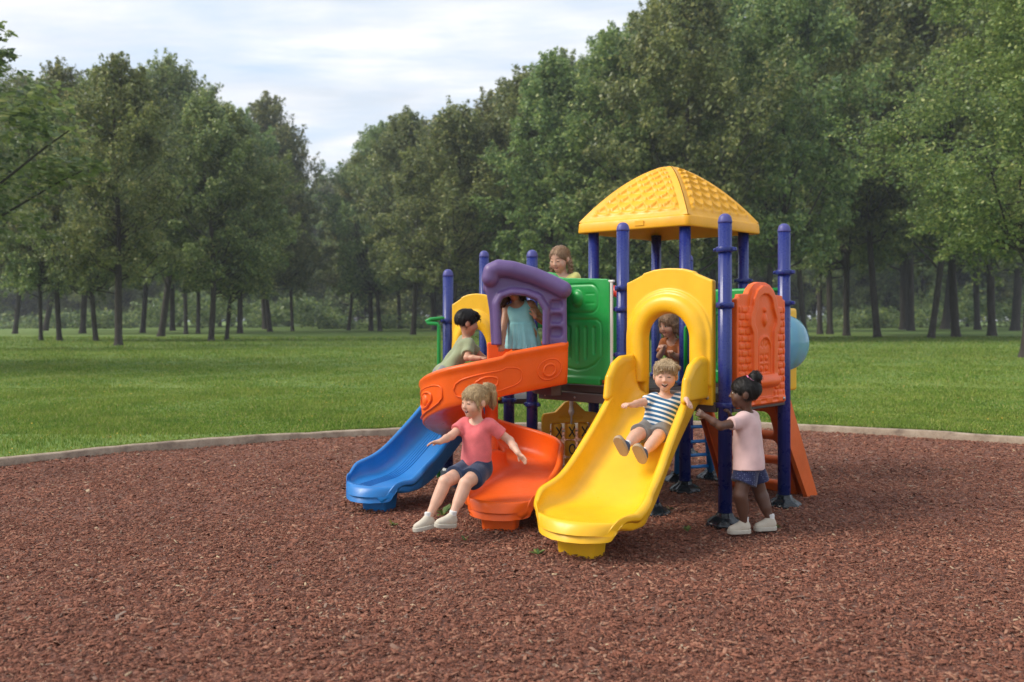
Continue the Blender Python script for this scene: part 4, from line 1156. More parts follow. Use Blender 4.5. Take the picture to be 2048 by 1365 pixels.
rail('grab_handle', [c3 + (0, 0, -.5)] + [c3 + (0, 0, 0)] + arc(c3 - ux * .05, .05, 0, math.pi / 2, ux)[1:] + [c3 - ux * .12 + (0, 0, .05)], .017)
f = Fld((-.42, -.04, -.02), (.42, .04, .9), .012)
f.rbox((0, 0, .43), (.40, .022, .43), .02)
for i in range(5): f.rbox((-.26 + .13 * i, 0, .42), (.035, .1, .30), .03, .01, 's')
gi = np_mesh('barrier', *f.mesh(1), M['green'])
place(link('barrier', gi, PS), P2['G'], P2['C'], -.02, 1.02); place(link('barrier', gi, PS), P2['B'], P2['A'], 0, 1.02); place(link('barrier', gi, PS), P2['D'], P2['B'], 0, 1.02)
place(link('barrier', gi, PS), P2['A'], P2['L'], 0.02, 1.02, (1.05, 1, .7))
# red and orange crawl ring between the bridge deck and the roofed deck
g = MB(); an = np.linspace(0, 2 * math.pi, 40, endpoint=False); rc3 = np.array([.93, 8.62, 1.46]); rx = np.array([.72, -.69, 0])
g.tube([rc3 + rx * .38 * math.cos(a) + np.array([0, 0, .42 * math.sin(a)]) for a in an], .055, 12, closed=True); g.build('crawl_ring', M['red'], PS)
g = MB(); g.tube([rc3 + (-.06, -.06, 0) + rx * .34 * math.cos(a) + np.array([0, 0, .36 * math.sin(a) - .05]) for a in np.linspace(math.pi, 2 * math.pi, 24)], .06, 12); g.build('ring_liner', M['orange'], PS)

# ---- bubble window on a yellow frame at the far right
t = NT('bubble_blue'); p = t.pr((.26, .62, .86), .06, None, Transmission_Weight=.5, IOR=1.12); p.inputs['Coat Weight'].default_value = .6; M['bubble'] = t.m
bd = nrm(np.array([.73, -.68])); bx0 = A2('D') + bd * .02; bc = np.array([2.66, 8.98])
f = Fld((-.4, -.05, -.4), (.4, .05, .56), .01)
f.rbox((0, 0, .05), (.34, .025, .42), .03); f.cap((0, -.1, .12), (0, .1, .12), .27, None, .01, 's')
bp = fobj('bubble_panel', f, M['yellow'], PS); bp.location = (bc[0], bc[1], 1.25); bp.rotation_euler = (0, 0, math.atan2(.70, .71))
g = MB(); g.lathe((0, -.02, .12), [(.30, 0), (.30, .02), (.285, .04), (.27, .10), (.235, .17), (.17, .225), (.09, .255), (.0001, .262)], 36, ax=np.array([[1, 0, 0], [0, 0, -1], [0, 1, 0]]))
g.build('bubble_window', M['bubble'], bp)
# ------------------------------------------------------------------ people
def hsv_skin(name, base, lip, brow, iris, eyes='open', mouth='smile', blush=.35):
    """skin with the colours of the face laid out in head coordinates"""
    t = NT(name); at = t.n('Attribute', attribute_name='head').outputs['Vector']
    sp = t.n('SeparateXYZ'); t.l(at, sp.inputs[0]); ax_ = t.math('ABSOLUTE', sp.outputs[0]); y, z = sp.outputs[1], sp.outputs[2]
    front = t.math('GREATER_THAN', y, .045)
    def el(cx, cz, rx, rz, soft=.3, absx=True, bow=0.):
        X = ax_ if absx else sp.outputs[0]
        dx = t.math('DIVIDE', t.math('SUBTRACT', X, cx), rx)
        zz = z if not bow else t.math('ADD', z, t.math('MULTIPLY', t.math('MULTIPLY', dx, dx), bow))
        dz = t.math('DIVIDE', t.math('SUBTRACT', zz, cz), rz)
        r = t.math('SQRT', t.math('ADD', t.math('MULTIPLY', dx, dx), t.math('MULTIPLY', dz, dz)))
        return t.math('MULTIPLY', t.rng(r, 1.0, 1.0 - soft), front)
    co = t.n('TexCoord').outputs['Object']
    c = t.mix(t.rng(t.noise(22, co, 3).outputs[0], .35, .65), [q * .93 for q in base], [min(1, q * 1.06) for q in base])
    warm = [min(1, base[0] * 1.05), base[1] * .62, base[2] * .58]
    c = t.mix(t.math('MULTIPLY', el(.042, -.035, .032, .026, .9), blush), c, warm)
    c = t.mix(t.math('MULTIPLY', el(0, -.02, .014, .012, .9, False), blush), c, warm)
    lh = .013 if mouth == 'open' else .008
    c = t.mix(t.math('MULTIPLY', el(0, -.056, .032, lh + .004, .35, False, -.012), .8), c, lip)
    if mouth == 'open':
        c = t.mix(el(0, -.058, .024, lh - .002, .25, False, -.012), c, (.06, .008, .008))
        c = t.mix(el(0, -.0525, .019, .0045, .25, False, -.010), c, (.75, .72, .66))
    else:
        c = t.mix(el(0, -.056, .026, .0028, .4, False, -.012), c, [q * .3 for q in lip])
        if mouth == 'smile': c = t.mix(el(0, -.0555, .016, .0022, .3, False, -.012), c, (.7, .67, .62))
    if eyes == 'open':
        c = t.mix(el(.030, .006, .0145, .0075, .3), c, (.55, .53, .50))
        c = t.mix(el(.030, .006, .0078, .0085, .25), c, iris)
        c = t.mix(el(.030, .0135, .018, .0036, .4, True, .006), c, [q * .25 for q in brow])
    else:
        c = t.mix(el(.030, .004, .0165, .0050, .4, True, .006), c, [q * .35 for q in brow])
        c = t.mix(t.math('MULTIPLY', el(.030, .002, .0075, .0035, .4), .8), c, iris)
    c = t.mix(t.math('MULTIPLY', el(.031, .029, .021, .0048, .5, True, .006), .75), c, brow)
    p = t.pr(c, .48, t.bump(t.noise(300, co, 2).outputs[0], .06, .002), Subsurface_Weight=.12, Subsurface_Scale=.008)
    p.inputs['Subsurface Radius'].default_value = (1, .35, .2)
    return t.m
def hair_mat(name, a, b):
    t = NT(name); at = t.n('Attribute', attribute_name='head').outputs['Vector']
    mp = t.n('Mapping'); mp.inputs['Scale'].default_value = (210, 70, 16); t.l(at, mp.inputs[0])
    nz = t.noise(1, mp.outputs[0], 4, .6).outputs[0]
    p = t.pr(t.mix(t.rng(nz, .35, .65), a, b), .42, t.bump(nz, .7, .006)); p.inputs['Specular IOR Level'].default_value = .25
    return t.m

def frame(f, u=(0, 0, 1)):
    f = nrm(f); l = nrm(np.cross(np.array(u, float), f)); return f, l, np.cross(f, l)      # forward, left, up

def head_fn(c, f, u, hs, mouth='smile'):
    F_, L_, U_ = frame(f, u)
    R = np.stack([L_, F_, U_], 1)
    def to(X, Y, Z):
        x, y, z = X - c[0], Y - c[1], Z - c[2]
        return tuple((R[0, i] * x + R[1, i] * y + R[2, i] * z) / hs for i in range(3))
    def smin(a, b, k): h = np.maximum(k - np.abs(a - b), 0) / k; return np.minimum(a, b) - h * h * k * .25
    def smax(a, b, k): return -smin(-a, -b, k)
    e = lambda c_, r_: f_ell(np.array(c_), np.array(r_))
    cp = lambda a, b, ra, rb: f_cap(np.array(a), np.array(b), ra, rb)
    def fn(X, Y, Z):
        x, y, z = to(X, Y, Z); ax = np.abs(x)
        d = e((0, -.012, .026), (.076, .092, .080))(x, y, z)
        d = smin(d, e((0, .018, -.028), (.061, .064, .072))(x, y, z), .03)
        d = smin(d, e((.036, .046, -.034), (.030, .030, .030))(ax, y, z), .03)
        d = smin(d, e((0, .056, -.084), (.024, .022, .018))(x, y, z), .025)
        d = smax(d, -e((.030, .108, .006), (.019, .026, .014))(ax, y, z), .014)
        d = smin(d, e((.030, .070, .005), (.0125, .0125, .0105))(ax, y, z), .004)
        d = smin(d, cp((0, .080, .004), (0, .094, -.022), .006, .0105)(x, y, z), .012)
        d = smin(d, e((.010, .088, -.025), (.007, .007, .006))(ax, y, z), .006)
        if mouth == 'open': d = smax(d, -e((0, .092, -.058), (.022, .014, .010))(x, y, z), .006)
        d = smin(d, e((0, .076, -.0475), (.024, .012, .006))(x, y, z), .008); d = smin(d, e((0, .073, -.069), (.020, .012, .007))(x, y, z), .008)
        d = smin(d, e((.078, -.012, -.008), (.011, .020, .030))(ax, y, z), .008)
        return d * hs
    return fn, R, to

def hand_caps(F, wr, d, n, S, thumb=1, curl=.5, k=.006):
    """palm, five fingers: d points to the fingertips, n out of the palm"""
    d = nrm(d); n = nrm(n - d * np.dot(n, d)); b = np.cross(d, n) * thumb
    for o in (-.013, .0, .013): F.cap(wr + d * .004 * S, wr + d * .045 * S + b * o * S * 1.25, .0125 * S, .0105 * S, .012)
    for i, (ln, o) in enumerate(((.90, .021), (1.0, .0075), (.95, -.0065), (.75, -.020))):
        p = wr + d * .050 * S + b * o * S; fan = b * (o * 3.2)
        p1 = p + nrm(d * math.cos(curl * .6) + n * math.sin(curl * .6) + fan) * .021 * ln * S
        p2 = p1 + nrm(d * math.cos(curl * 1.6) + n * math.sin(curl * 1.6) + fan) * .016 * ln * S
        p3 = p2 + nrm(d * math.cos(curl * 2.2) + n * math.sin(curl * 2.2) + fan) * .012 * ln * S
        F.cap(p, p1, .0072 * S, .0068 * S, .003); F.cap(p1, p2, .0068 * S, .0062 * S, .002); F.cap(p2, p3, .0062 * S, .0052 * S, .002)
    q = wr + d * .014 * S + b * .017 * S; q1 = q + nrm(b * .75 + d * .7 + n * .3) * .024 * S; q2 = q1 + nrm(b * .25 + d * .9 + n * .45) * .02 * S
    F.cap(q, q1, .009 * S, .008 * S, .006); F.cap(q1, q2, .008 * S, .006 * S, .003)

H0 = .0055
def folds(F, amp, seed, fx=38.):
    r = np.random.default_rng(seed); a = r.normal(0, 1, (4, 3)); ph = r.uniform(0, 6, 4)
    X = F.ax[0][:, None, None]; Y = F.ax[1][None, :, None]; Z = F.ax[2][None, None, :]
    q = 0
    for i in range(4):
        v = nrm(a[i] * np.array([1, 1, .7])) * fx * (.6 + .35 * i); q = q + np.sin(X * v[0] + Y * v[1] + Z * v[2] + ph[i] + 1.5 * np.sin(Z * fx * .3 + i))
    F.d = F.d + (amp * .25 * q).astype(np.float32)

def add_attr(me, name, arr, typ='FLOAT_VECTOR'):
    a = me.attributes.new(name, typ, 'POINT'); a.data.foreach_set('vector' if typ == 'FLOAT_VECTOR' else 'value', np.ascontiguousarray(arr, np.float32).ravel())

_shoe = {}
def shoe(par, an, toe, up, S, kind, key):
    """trainer: upper, sole; placed at the ankle"""
    if key not in _shoe:
        f = Fld((-.06, -.07, -.05), (.16, .07, .12), .0045)
        f.cap((-.012, 0, .020), (.098, 0, .004), .034, .028, .02); f.cap((0, 0, .03), (-.004, 0, .062), .033, .030, .02); f.cap((.025, 0, .042), (.07, 0, .014), .024, .022, .025)
        f.op(lambda X, Y, Z: np.abs(Y) * 1.0 - .036 - .004 * np.sin(X * 30), None, None, .01, 'i')
        f.plane((0, 0, -.004), (0, 0, -1)); f.plane((0, 0, .070), (-.25, 0, .97), .006)
        up_me = np_mesh('shoe', *f.mesh(1), M[kind])
        g = Fld((-.07, -.06, -.05), (.15, .06, .03), .004)
        g.op(lambda X, Y, Z: np.maximum(np.sqrt(np.square(X - np.clip(X, -.012, .093)) + Y * Y) - (.0375 + .003 * np.sin(X * 26)), np.abs(Z + .012) - .013) - .002)
        so_me = np_mesh('sole', *g.mesh(1), M[kind + '_sole'])
        k = Fld((-.05, -.05, .03), (.05, .05, .12), .005); k.cap((-.002, 0, .05), (-.004, 0, .092), .029, .0285); k.plane((0, 0, .096), (0, 0, 1), .004)
        sk_me = np_mesh('sock', *k.mesh(1), M['sock'])
        _shoe[key] = (up_me, so_me, sk_me)
    u, s, k = _shoe[key]
    f_, l_, u_ = frame(toe, up)
    o = link('shoe', u, par); Mx = np.stack([f_, l_, u_], 1) * S
    org = an - u_ * .048 * S
    o.matrix_world = Matrix(((Mx[0, 0], Mx[0, 1], Mx[0, 2], org[0]), (Mx[1, 0], Mx[1, 1], Mx[1, 2], org[1]), (Mx[2, 0], Mx[2, 1], Mx[2, 2], org[2]), (0, 0, 0, 1)))
    q = link('sole', s, o)
    q = link('sock', k, par); q.matrix_world = o.matrix_world.copy()

M['sock'] = fabric('white_sock', (.70, .69, .66)); M['cream_shoe'] = simple('cream_canvas', (.56, .50, .40), .8); M['cream_shoe_sole'] = simple('pale_rubber', (.50, .46, .38), .7)
M['blue_shoe'] = simple('slate_blue_canvas', (.04, .075, .15), .8); M['blue_shoe_sole'] = simple('tan_rubber', (.42, .30, .18), .7)
PERSON_N = 0
def person(label, S, J, skin, mouth='smile', hs=1.08, shirt=None, bottom=None, shoes=None, hair=None, hairmat=None, spec=None):
    """J: joints in world space. One continuous body; hair, clothes and shoes are its children."""
    global PERSON_N; PERSON_N += 1
    g = lambda k: np.asarray(J[k], float)
    pel, neck = g('pel'), g('neck'); up = nrm(neck - pel)
    fc = np.array([*J['fc'], 0.]); fp = np.array([*J.get('fp', J['fc']), 0.])
    fc = nrm(fc - up * np.dot(fc, up)); lc = np.cross(up, fc); fp = nrm(fp); lp = np.array([-fp[1], fp[0], 0.])
    ch = neck - up * .085 * S
    sh = {'L': J.get('shL', neck - up * .030 * S + lc * .108 * S), 'R': J.get('shR', neck - up * .030 * S - lc * .108 * S)}
    hip = {'L': pel + lp * .055 * S - up * .01, 'R': pel - lp * .055 * S - up * .01}
    hc = g('head'); hf, hu = J['hf'], J.get('hu', (0, 0, 1)); hfn, HR, hto = head_fn(hc, hf, hu, hs, mouth)
    allp = [pel, neck, hc + .13, hc - .13] + [g(a + s) for a in ('el', 'wr', 'kn', 'an') for s in 'LR'] + [g('wr' + s) + nrm(g('ha' + s)) * .11 for s in 'LR']
    lo, hi = np.min(allp, 0) - .10, np.max(allp, 0) + .10
    F = Fld(lo, hi, H0)
    def torso(f, o, legs=False):
        for sg in (-1, 1):
            f.cap(pel + lp * sg * .042 * S, ch + lc * sg * .048 * S, .062 * S + o, .058 * S + o, .03)
            f.cap(ch + lc * sg * .03 * S, neck - up * .035 * S + lc * sg * .075 * S, .058 * S + o, .038 * S + o, .04)
        f.cap(pel + up * .05 * S + fp * .022 * S, ch - up * .05 * S + fc * .018 * S, .060 * S + o, .055 * S + o, .04)
        for sg in (-1, 1): f.cap(pel - fp * .02 * S + lp * sg * .035 * S - up * .005, pel - fp * .02 * S + lp * sg * .035 * S + up * .02, .060 * S + o, None, .03)
    torso(F, 0)
    F.cap(neck - up * .03 * S, hc - HR[:, 2] * .05 - HR[:, 1] * .012, .038 * S, .036 * S, .03)
    for s in 'LR':
        el, wr, kn, an = g('el' + s), g('wr' + s), g('kn' + s), g('an' + s)
        F.cap(neck - up * .03 * S, sh[s], .036 * S, .038 * S, .03)
        F.cap(sh[s], el, .037 * S, .029 * S, .02); F.cap(el, el * .55 + wr * .45, .0295 * S, .0275 * S, .015); F.cap(el * .55 + wr * .45, wr, .0275 * S, .0205 * S, .015)
        d = g('ha' + s); n = J.get('pn' + s, (0, 0, -1)); hand_caps(F, wr, d, np.asarray(n, float), S, J.get('th' + s, 1 if s == 'L' else -1), J.get('cu' + s, .5))
        F.cap(hip[s], kn, .066 * S, .046 * S, .03); 
        bk = nrm(np.cross(np.cross(kn - hip[s], an - kn), an - kn) + 1e-9) * -1
        bk = nrm((hip[s] + an) / 2 - kn) if np.linalg.norm(np.cross(nrm(kn - hip[s]), nrm(an - kn))) > .2 else -fp
        F.cap(kn, an, .043 * S, .027 * S, .02); F.cap(kn * .8 + an * .2 + bk * .010 * S, kn * .5 + an * .5 + bk * .012 * S, .042 * S, .036 * S, .03)
        if not shoes:
            td = nrm(g('to' + s)); F.cap(an, an + td * .09 * S - np.array([0, 0, .03]) * S, .030 * S, .022 * S, .02)
        else:
            td = nrm(g('to' + s)); F.cap(an, an + td * .02 * S - np.asarray(J.get('fu' + s, (0, 0, 1)), float) * .022 * S, .025 * S, .018 * S, .01)
    q = .125 * hs; F.op(hfn, hc - q, hc + q, .02)
    V, Fc = F.mesh(1); me = np_mesh('person', V, Fc, skin)
    add_attr(me, 'head', ((V - hc) @ HR) / hs)
    o = link('person', me); tag(o, label, 'person')
    def fin(name, f, mat, par=o, smooth=1, parts=False):
        V, Fc = f.mesh(smooth)
        if name == 'hair': V, Fc = comb(V, Fc, hc, HR, hs, PERSON_N)
        me = np_mesh(name, V, Fc, mat); add_attr(me, 'head', ((V - hc) @ HR) / hs)
        add_attr(me, 'spine', (V - pel) @ up, 'FLOAT'); return link(name, me, par)
    def sleeve(f, s, frac, r0, r1, o_=0.):
        el = g('el' + s); a = sh[s]; e = a + (el - a) * frac; dn = nrm(el - a)
        f.cap(neck - up * .03 * S, sh[s], .046 * S + o_, .048 * S + o_, .03)
        f.cap(a, e + dn * .03, r0 * S + o_, r1 * S + o_, .025, cut=(e, dn))
    ctx = dict(F=F, S=S, pel=pel, neck=neck, up=up, fc=fc, lc=lc, fp=fp, lp=lp, sh=sh, hip=hip, ch=ch, torso=torso, sleeve=sleeve, fin=fin, lo=lo, hi=hi, g=g, o=o, hc=hc, HR=HR, hs=hs, hto=hto)
    if shirt: shirt(ctx)
    if bottom: bottom(ctx)
    if shoes:
        for s in 'LR': shoe(o, g('an' + s), J['to' + s], J.get('fu' + s, (0, 0, 1)), S * .94, shoes, shoes)
    if hair: hair(ctx, hairmat)
    return o

def comb(V, Fc, hc, HR, hs, seed, n=2600):
    """fine locks laid over the hair surface, following its flow"""
    r = np.random.default_rng(seed); k = r.integers(0, len(Fc), n); a, b, c, d = (V[Fc[k, i]] for i in range(4))
    p = (a + b + c + d) / 4; nn = np.cross(c - a, d - b); nn /= np.linalg.norm(nn, axis=1)[:, None] + 1e-12
    dn = -HR[:, 2] * 1.0 - HR[:, 1] * .35
    fl = dn[None] + r.normal(0, .22, (n, 3)); fl -= nn * (fl * nn).sum(1)[:, None]; fl /= np.linalg.norm(fl, axis=1)[:, None] + 1e-9
    sd_ = np.cross(nn, fl); L = r.uniform(.018, .045, n)[:, None]; w = r.uniform(.0012, .0026, n)[:, None]; lift = r.uniform(.0005, .006, n)[:, None] ** 1.0
    p0 = p - nn * .001; p1 = p + fl * L * .5 + nn * (.002 - .05 * L); p2 = p + fl * L + nn * (lift - .25 * L * (L > .03) )
    W_ = np.stack([p0 - sd_ * w, p0 + sd_ * w, p1 + sd_ * w + nn * .0018, p1 - sd_ * w + nn * .0018, p2 + sd_ * w * .3, p2 - sd_ * w * .3], 1).reshape(-1, 3)
    o = len(V) + np.arange(n)[:, None] * 6
    return np.concatenate([V, W_]), np.concatenate([Fc, o + np.array([[0, 1, 2, 3]]), o + np.array([[3, 2, 4, 5]])])
def tee(mat, frac=.62, hem=-.05, o_=.010, neckr=.062, seed=1, fold=.0085, flare=.0):
    def fn(c):
        f = Fld(c['lo'], c['hi'], H0); S, pel, neck, up = c['S'], c['pel'], c['neck'], c['up']
        c['torso'](f, o_)
        if flare:
            for sg in (-1, 1): f.cap(c['ch'] + c['lc'] * sg * .03 * S, pel + c['lp'] * sg * .055 * S + up * hem * S, (.058 * S + o_), (.060 * S + o_ + flare), .04)
        if frac:
            for s in 'LR': c['sleeve'](f, s, frac, .047, .050)
        else:
            for s in (-1, 1): f.cap(c['ch'] + c['lc'] * s * .045 * S, neck - up * .012 * S + c['lc'] * s * .058 * S, .03 * S, .024 * S, .02)
        folds(f, fold, seed)
        f.plane(pel + up * hem * S, -up)
        q = neck + up * .022 * S + c['fc'] * .02 * S
        f.ell(q, (neckr * S,) * 3, .008, 's')
        c['fin']('shirt', f, mat)
    return fn
def shorts(mat, frac=.55, waist=.05, o_=.012, seed=3, r1=.070):
    def fn(c):
        f = Fld(c['lo'], c['hi'], H0); S, pel, up = c['S'], c['pel'], c['up']
        for sg in (-1, 1):
            f.cap(pel + c['lp'] * sg * .042 * S, pel + c['lp'] * sg * .042 * S + up * .09 * S, .064 * S + o_, .060 * S + o_, .03)
            f.cap(pel - c['fp'] * .02 * S + c['lp'] * sg * .035 * S - up * .005, pel - c['fp'] * .02 * S + c['lp'] * sg * .035 * S + up * .02, .062 * S + o_, None, .03)
        f.plane(pel + up * waist * S, up, .006)
        for s in 'LR':
            a = c['hip'][s]; k = c['g']('kn' + s); e = a + (k - a) * frac; dn = nrm(k - a)
            f.cap(a, e + dn * .03, .066 * S + o_, r1 * S, .022, cut=(e, dn))
        folds(f, .008, seed, 34.)
        c['fin']('shorts', f, mat)
    return fn
def trousers(mat, seed=4):
    def fn(c):
        f = Fld(c['lo'], c['hi'], H0); S, pel, up = c['S'], c['pel'], c['up']
        for sg in (-1, 1): f.cap(pel + c['lp'] * sg * .042 * S, pel + c['lp'] * sg * .042 * S + up * .09 * S, .074 * S, .070 * S, .03)
        f.plane(pel + up * .05 * S, up, .006)
        for s in 'LR':
            a, k, n = c['hip'][s], c['g']('kn' + s), c['g']('an' + s)
            f.cap(a, k, .076 * S, .056 * S, .022); f.cap(k, k + (n - k) * .9, .056 * S, .045 * S, .02)
        folds(f, .008, seed, 34.); c['fin']('trousers', f, mat)
    return fn

def hair_cap(c, thick=1.0, face=(.064, .075, .088), facec=(0, .104, -.032), bottom=-.055, amp=.004, seed=0, part=False, ears=True):
    """hair shell over the skull in head coordinates; returns the field"""
    hc, HR, hs, hto = c['hc'], c['HR'], c['hs'], c['hto']
    f = Fld(hc - .30 * hs, hc + .26 * hs, H0)
    r = np.random.default_rng(seed + 40); ph = r.uniform(0, 6, 6)
    def fn(X, Y, Z):
        x, y, z = hto(X, Y, Z)
        d = f_ell(np.array([0, -.016, .028]), np.array([.084, .102, .088]) * thick)(x, y, z)
        an = np.arctan2(x, -(y - .02) + 1e-6)
        d = d + amp * (np.sin(an * 15 + ph[0] + z * 18) + .5 * np.sin(an * 27 + ph[1] - z * 20)) * .28
        if part: d = d + .006 * np.exp(-(x / .008) ** 2) * (z > .05)
        w = f_ell(np.array(facec), np.array(face))(x, y, z)
        d = np.maximum(d, -w)
        d = np.maximum(d, -(z - bottom) + np.clip(y * .9, -.05, .2) * (y > 0))
        if ears: d = np.maximum(d, -(f_ell(np.array([.085, -.004, -.012]), np.array([.03, .026, .03]))(np.abs(x), y, z)))
        return d * hs
    f.op(fn); return f
def HP(c, p): return c['hc'] + c['HR'] @ (np.asarray(p, float) * c['hs'])
def strand(f, c, pts, rad, k=.012):
    P_ = [HP(c, p) for p in pts]
    for i in range(len(P_) - 1): f.cap(P_[i], P_[i + 1], rad[i] * c['hs'], rad[i + 1] * c['hs'], k)
def hair_tie(c, p, mat, r=.016, axis=(0, 1, 0)):
    g = MB(); ax = nrm(c['HR'] @ np.asarray(axis, float)); a = nrm(np.cross(ax, [.3, .2, 1.])); b = np.cross(ax, a); q = HP(c, p)
    g.tube([q + (a * math.cos(t) + b * math.sin(t)) * r * c['hs'] for t in np.linspace(0, 2 * math.pi, 20, endpoint=False)], .007, 8, closed=True); g.build('hair_tie', mat, c['o'])

def hair_pony(c, m):
    f = hair_cap(c, 1.0, (.060, .075, .080), (0, .108, -.028), -.03, .004, 1, False, True)
    strand(f, c, [(0, -.085, .062), (.0, -.118, .078), (-.0, -.150, .060), (.0, -.158, .010), (0, -.148, -.05), (0, -.150, -.085)], [.020, .028, .034, .034, .024, .006], .01)
    strand(f, c, [(.01, -.12, .07), (.025, -.15, .03), (.030, -.145, -.04), (.02, -.14, -.075)], [.02, .022, .018, .004], .006)
    for sg in (-1, 1): strand(f, c, [(sg * .070, .035, .052), (sg * .080, .035, .0), (sg * .076, .03, -.045)], [.010, .008, .003], .008)
    folds(f, .0015, 8, 60.); c['fin']('hair', f, m); hair_tie(c, (0, -.095, .066), M['black'], .024)
def hair_short(bulk=1.03, bottom=-.035, fringe=0):
    def fn(c, m):
        f = hair_cap(c, bulk, (.066, .070, .085), (0, .108, -.040), bottom, .005, 2)
        r = np.random.default_rng(5)
        for i in range(16):
            a = r.uniform(-2.6, 2.6); q = r.uniform(.1, 1.0); x = .078 * math.sin(a) * q; y = -.01 + .088 * math.cos(a) * q; z = .028 + .086 * math.sqrt(max(0, 1 - q * q * .93))
            dr = nrm(np.array([x * .4 + .02, y * .6 + .03, -.015 + .02 * r.normal()])) * .04
            strand(f, c, [(x, y, z), (x + dr[0], y + dr[1], z + dr[2])], [.011 * bulk, .004], .010)
        for i in range(9):
            x = -.055 + .0137 * i; strand(f, c, [(x, .045, .098), (x + .010, .078, .078), (x + .014, .085, .066 - fringe)], [.014, .010, .004], .012)
        folds(f, .001, 9, 60.); c['fin']('hair', f, m)
    return fn
def hair_bun(c, m):
    f = hair_cap(c, 1.0, (.062, .075, .084), (0, .108, -.034), -.045, .003, 3)
    b = HP(c, (0, -.078, .108))
    f.ell(b, (.048, .048, .044), .006)
    r = np.random.default_rng(3)
    for i in range(26):
        d = nrm(r.normal(0, 1, 3)); f.cap(b + d * .036, b + nrm(d + r.normal(0, .5, 3)) * .047, .010, .008, .004)
    folds(f, .002, 4, 120.); c['fin']('hair', f, m); hair_tie(c, (0, -.060, .088), M['pink_tie'], .043, (0, -.6, .8))
def hair_braids(c, m):
    f = hair_cap(c, 1.0, (.066, .080, .100), (0, .106, -.016), -.03, .003, 4, True, True)
    for sg in (-1, 1):
        strand(f, c, [(sg * .055, -.05, -.01), (sg * .085, -.02, -.035)], [.03, .02], .012)
        for i in range(11):
            t_ = i / 10; p = np.array([sg * (.088 + .016 * t_), -.012 + .045 * t_, -.04 - .165 * t_]); zz = .008 * (1 if i % 2 else -1)
            f.ell(HP(c, p + (zz, 0, 0)), np.array([.018, .017, .014]) * c['hs'] * (1.05 - .35 * t_), .004)
        strand(f, c, [(sg * .104, .034, -.21), (sg * .106, .040, -.25)], [.012, .005], .004)
    folds(f, .001, 5, 60.); c['fin']('hair', f, m)
    for sg in (-1, 1): hair_tie(c, (sg * .104, .034, -.208), M['black'], .012, (0, .2, 1))
def hair_long(c, m):
    f = hair_cap(c, 1.04, (.062, .075, .090), (0, .106, -.036), -.05, .005, 6, False, False)
    for i in range(13):
        a = -2.1 + 4.2 * i / 12; x = .078 * math.sin(a); y = -.02 - .082 * math.cos(a)
        strand(f, c, [(x, y, .0), (x * 1.12, y * 1.02, -.07), (x * 1.18 + .008 * math.sin(3 * i), y * .98, -.14), (x * 1.1, y * .9, -.185)], [.026, .026, .022, .008], .010)
    folds(f, .006, 6, 75.); c['fin']('hair', f, m)
def hair_bob(c, m):
    f = hair_cap(c, 1.02, (.062, .075, .090), (0, .106, -.036), -.05, .005, 7, True, False)
    for i in range(11):
        a = -2.0 + 4.0 * i / 10; x = .078 * math.sin(a); y = -.02 - .084 * math.cos(a)
        strand(f, c, [(x, y, .0), (x * 1.06, y, -.05), (x * .98, y * .95, -.10)], [.026, .024, .008], .010)
    folds(f, .005, 7, 80.); c['fin']('hair', f, m)

M['pink_tie'] = simple('pink_elastic', (.75, .22, .42), .6)
fair, brown_l, dark = (.66, .38, .265), (.40, .195, .115), (.105, .046, .027)
sk = lambda nm, b, lip, brow, iris, **k: hsv_skin(nm, b, lip, brow, iris, **k)
blond = hair_mat('blond_hair', (.26, .165, .075), (.52, .37, .20)); brownh = hair_mat('light_brown_hair', (.13, .070, .036), (.38, .235, .135))
blackh = hair_mat('black_hair', (.005, .004, .004), (.018, .014, .012)); darkbr = hair_mat('dark_brown_hair', (.018, .010, .007), (.075, .038, .02)); sandy = hair_mat('sandy_hair', (.24, .155, .08), (.55, .41, .25))

# girl jumping off the end of the spiral slide
person('laughing blond child in a coral tee and denim shorts coming off the orange slide', 1.04, dict(
    pel=W(951, 937, 6.80), neck=W(955, 842, 6.83), fc=(-.42, -.91), fp=(-.55, -.83), head=W(949, 803, 6.80), hf=(-.72, -.62, -.16), hu=(.02, -.05, 1),
    elR=W(903, 872, 6.75), wrR=W(880, 884, 6.62), haR=(-.85, -.2, -.05), pnR=(0, -.3, -1), cuR=.35,
    elL=W(1020, 882, 6.78), wrL=W(1036, 906, 6.66), haL=(.55, -.25, -.55), pnL=(-.3, -.6, -.5), cuL=.15,
    knR=W(890, 964, 6.60), anR=W(857, 1037, 6.52), toR=(-.88, -.42, -.12), fuR=(-.1, 0, 1),
    knL=W(931, 968, 6.55), anL=W(904, 1034, 6.45), toL=(-.80, -.50, .10), fuL=(.25, -.05, 1)),
    sk('fair_skin_laughing', fair, (.50, .13, .11), (.22, .14, .08), (.05, .07, .09), eyes='closed', mouth='open'), 'open', 1.10,
    tee(fabric('coral_cotton', (.68, .135, .145)), .60, -.0, seed=11), shorts(fabric('denim', (.006, .020, .066), pattern='denim'), .62, .06, seed=12, r1=.082), 'cream_shoe', hair_pony, blond)

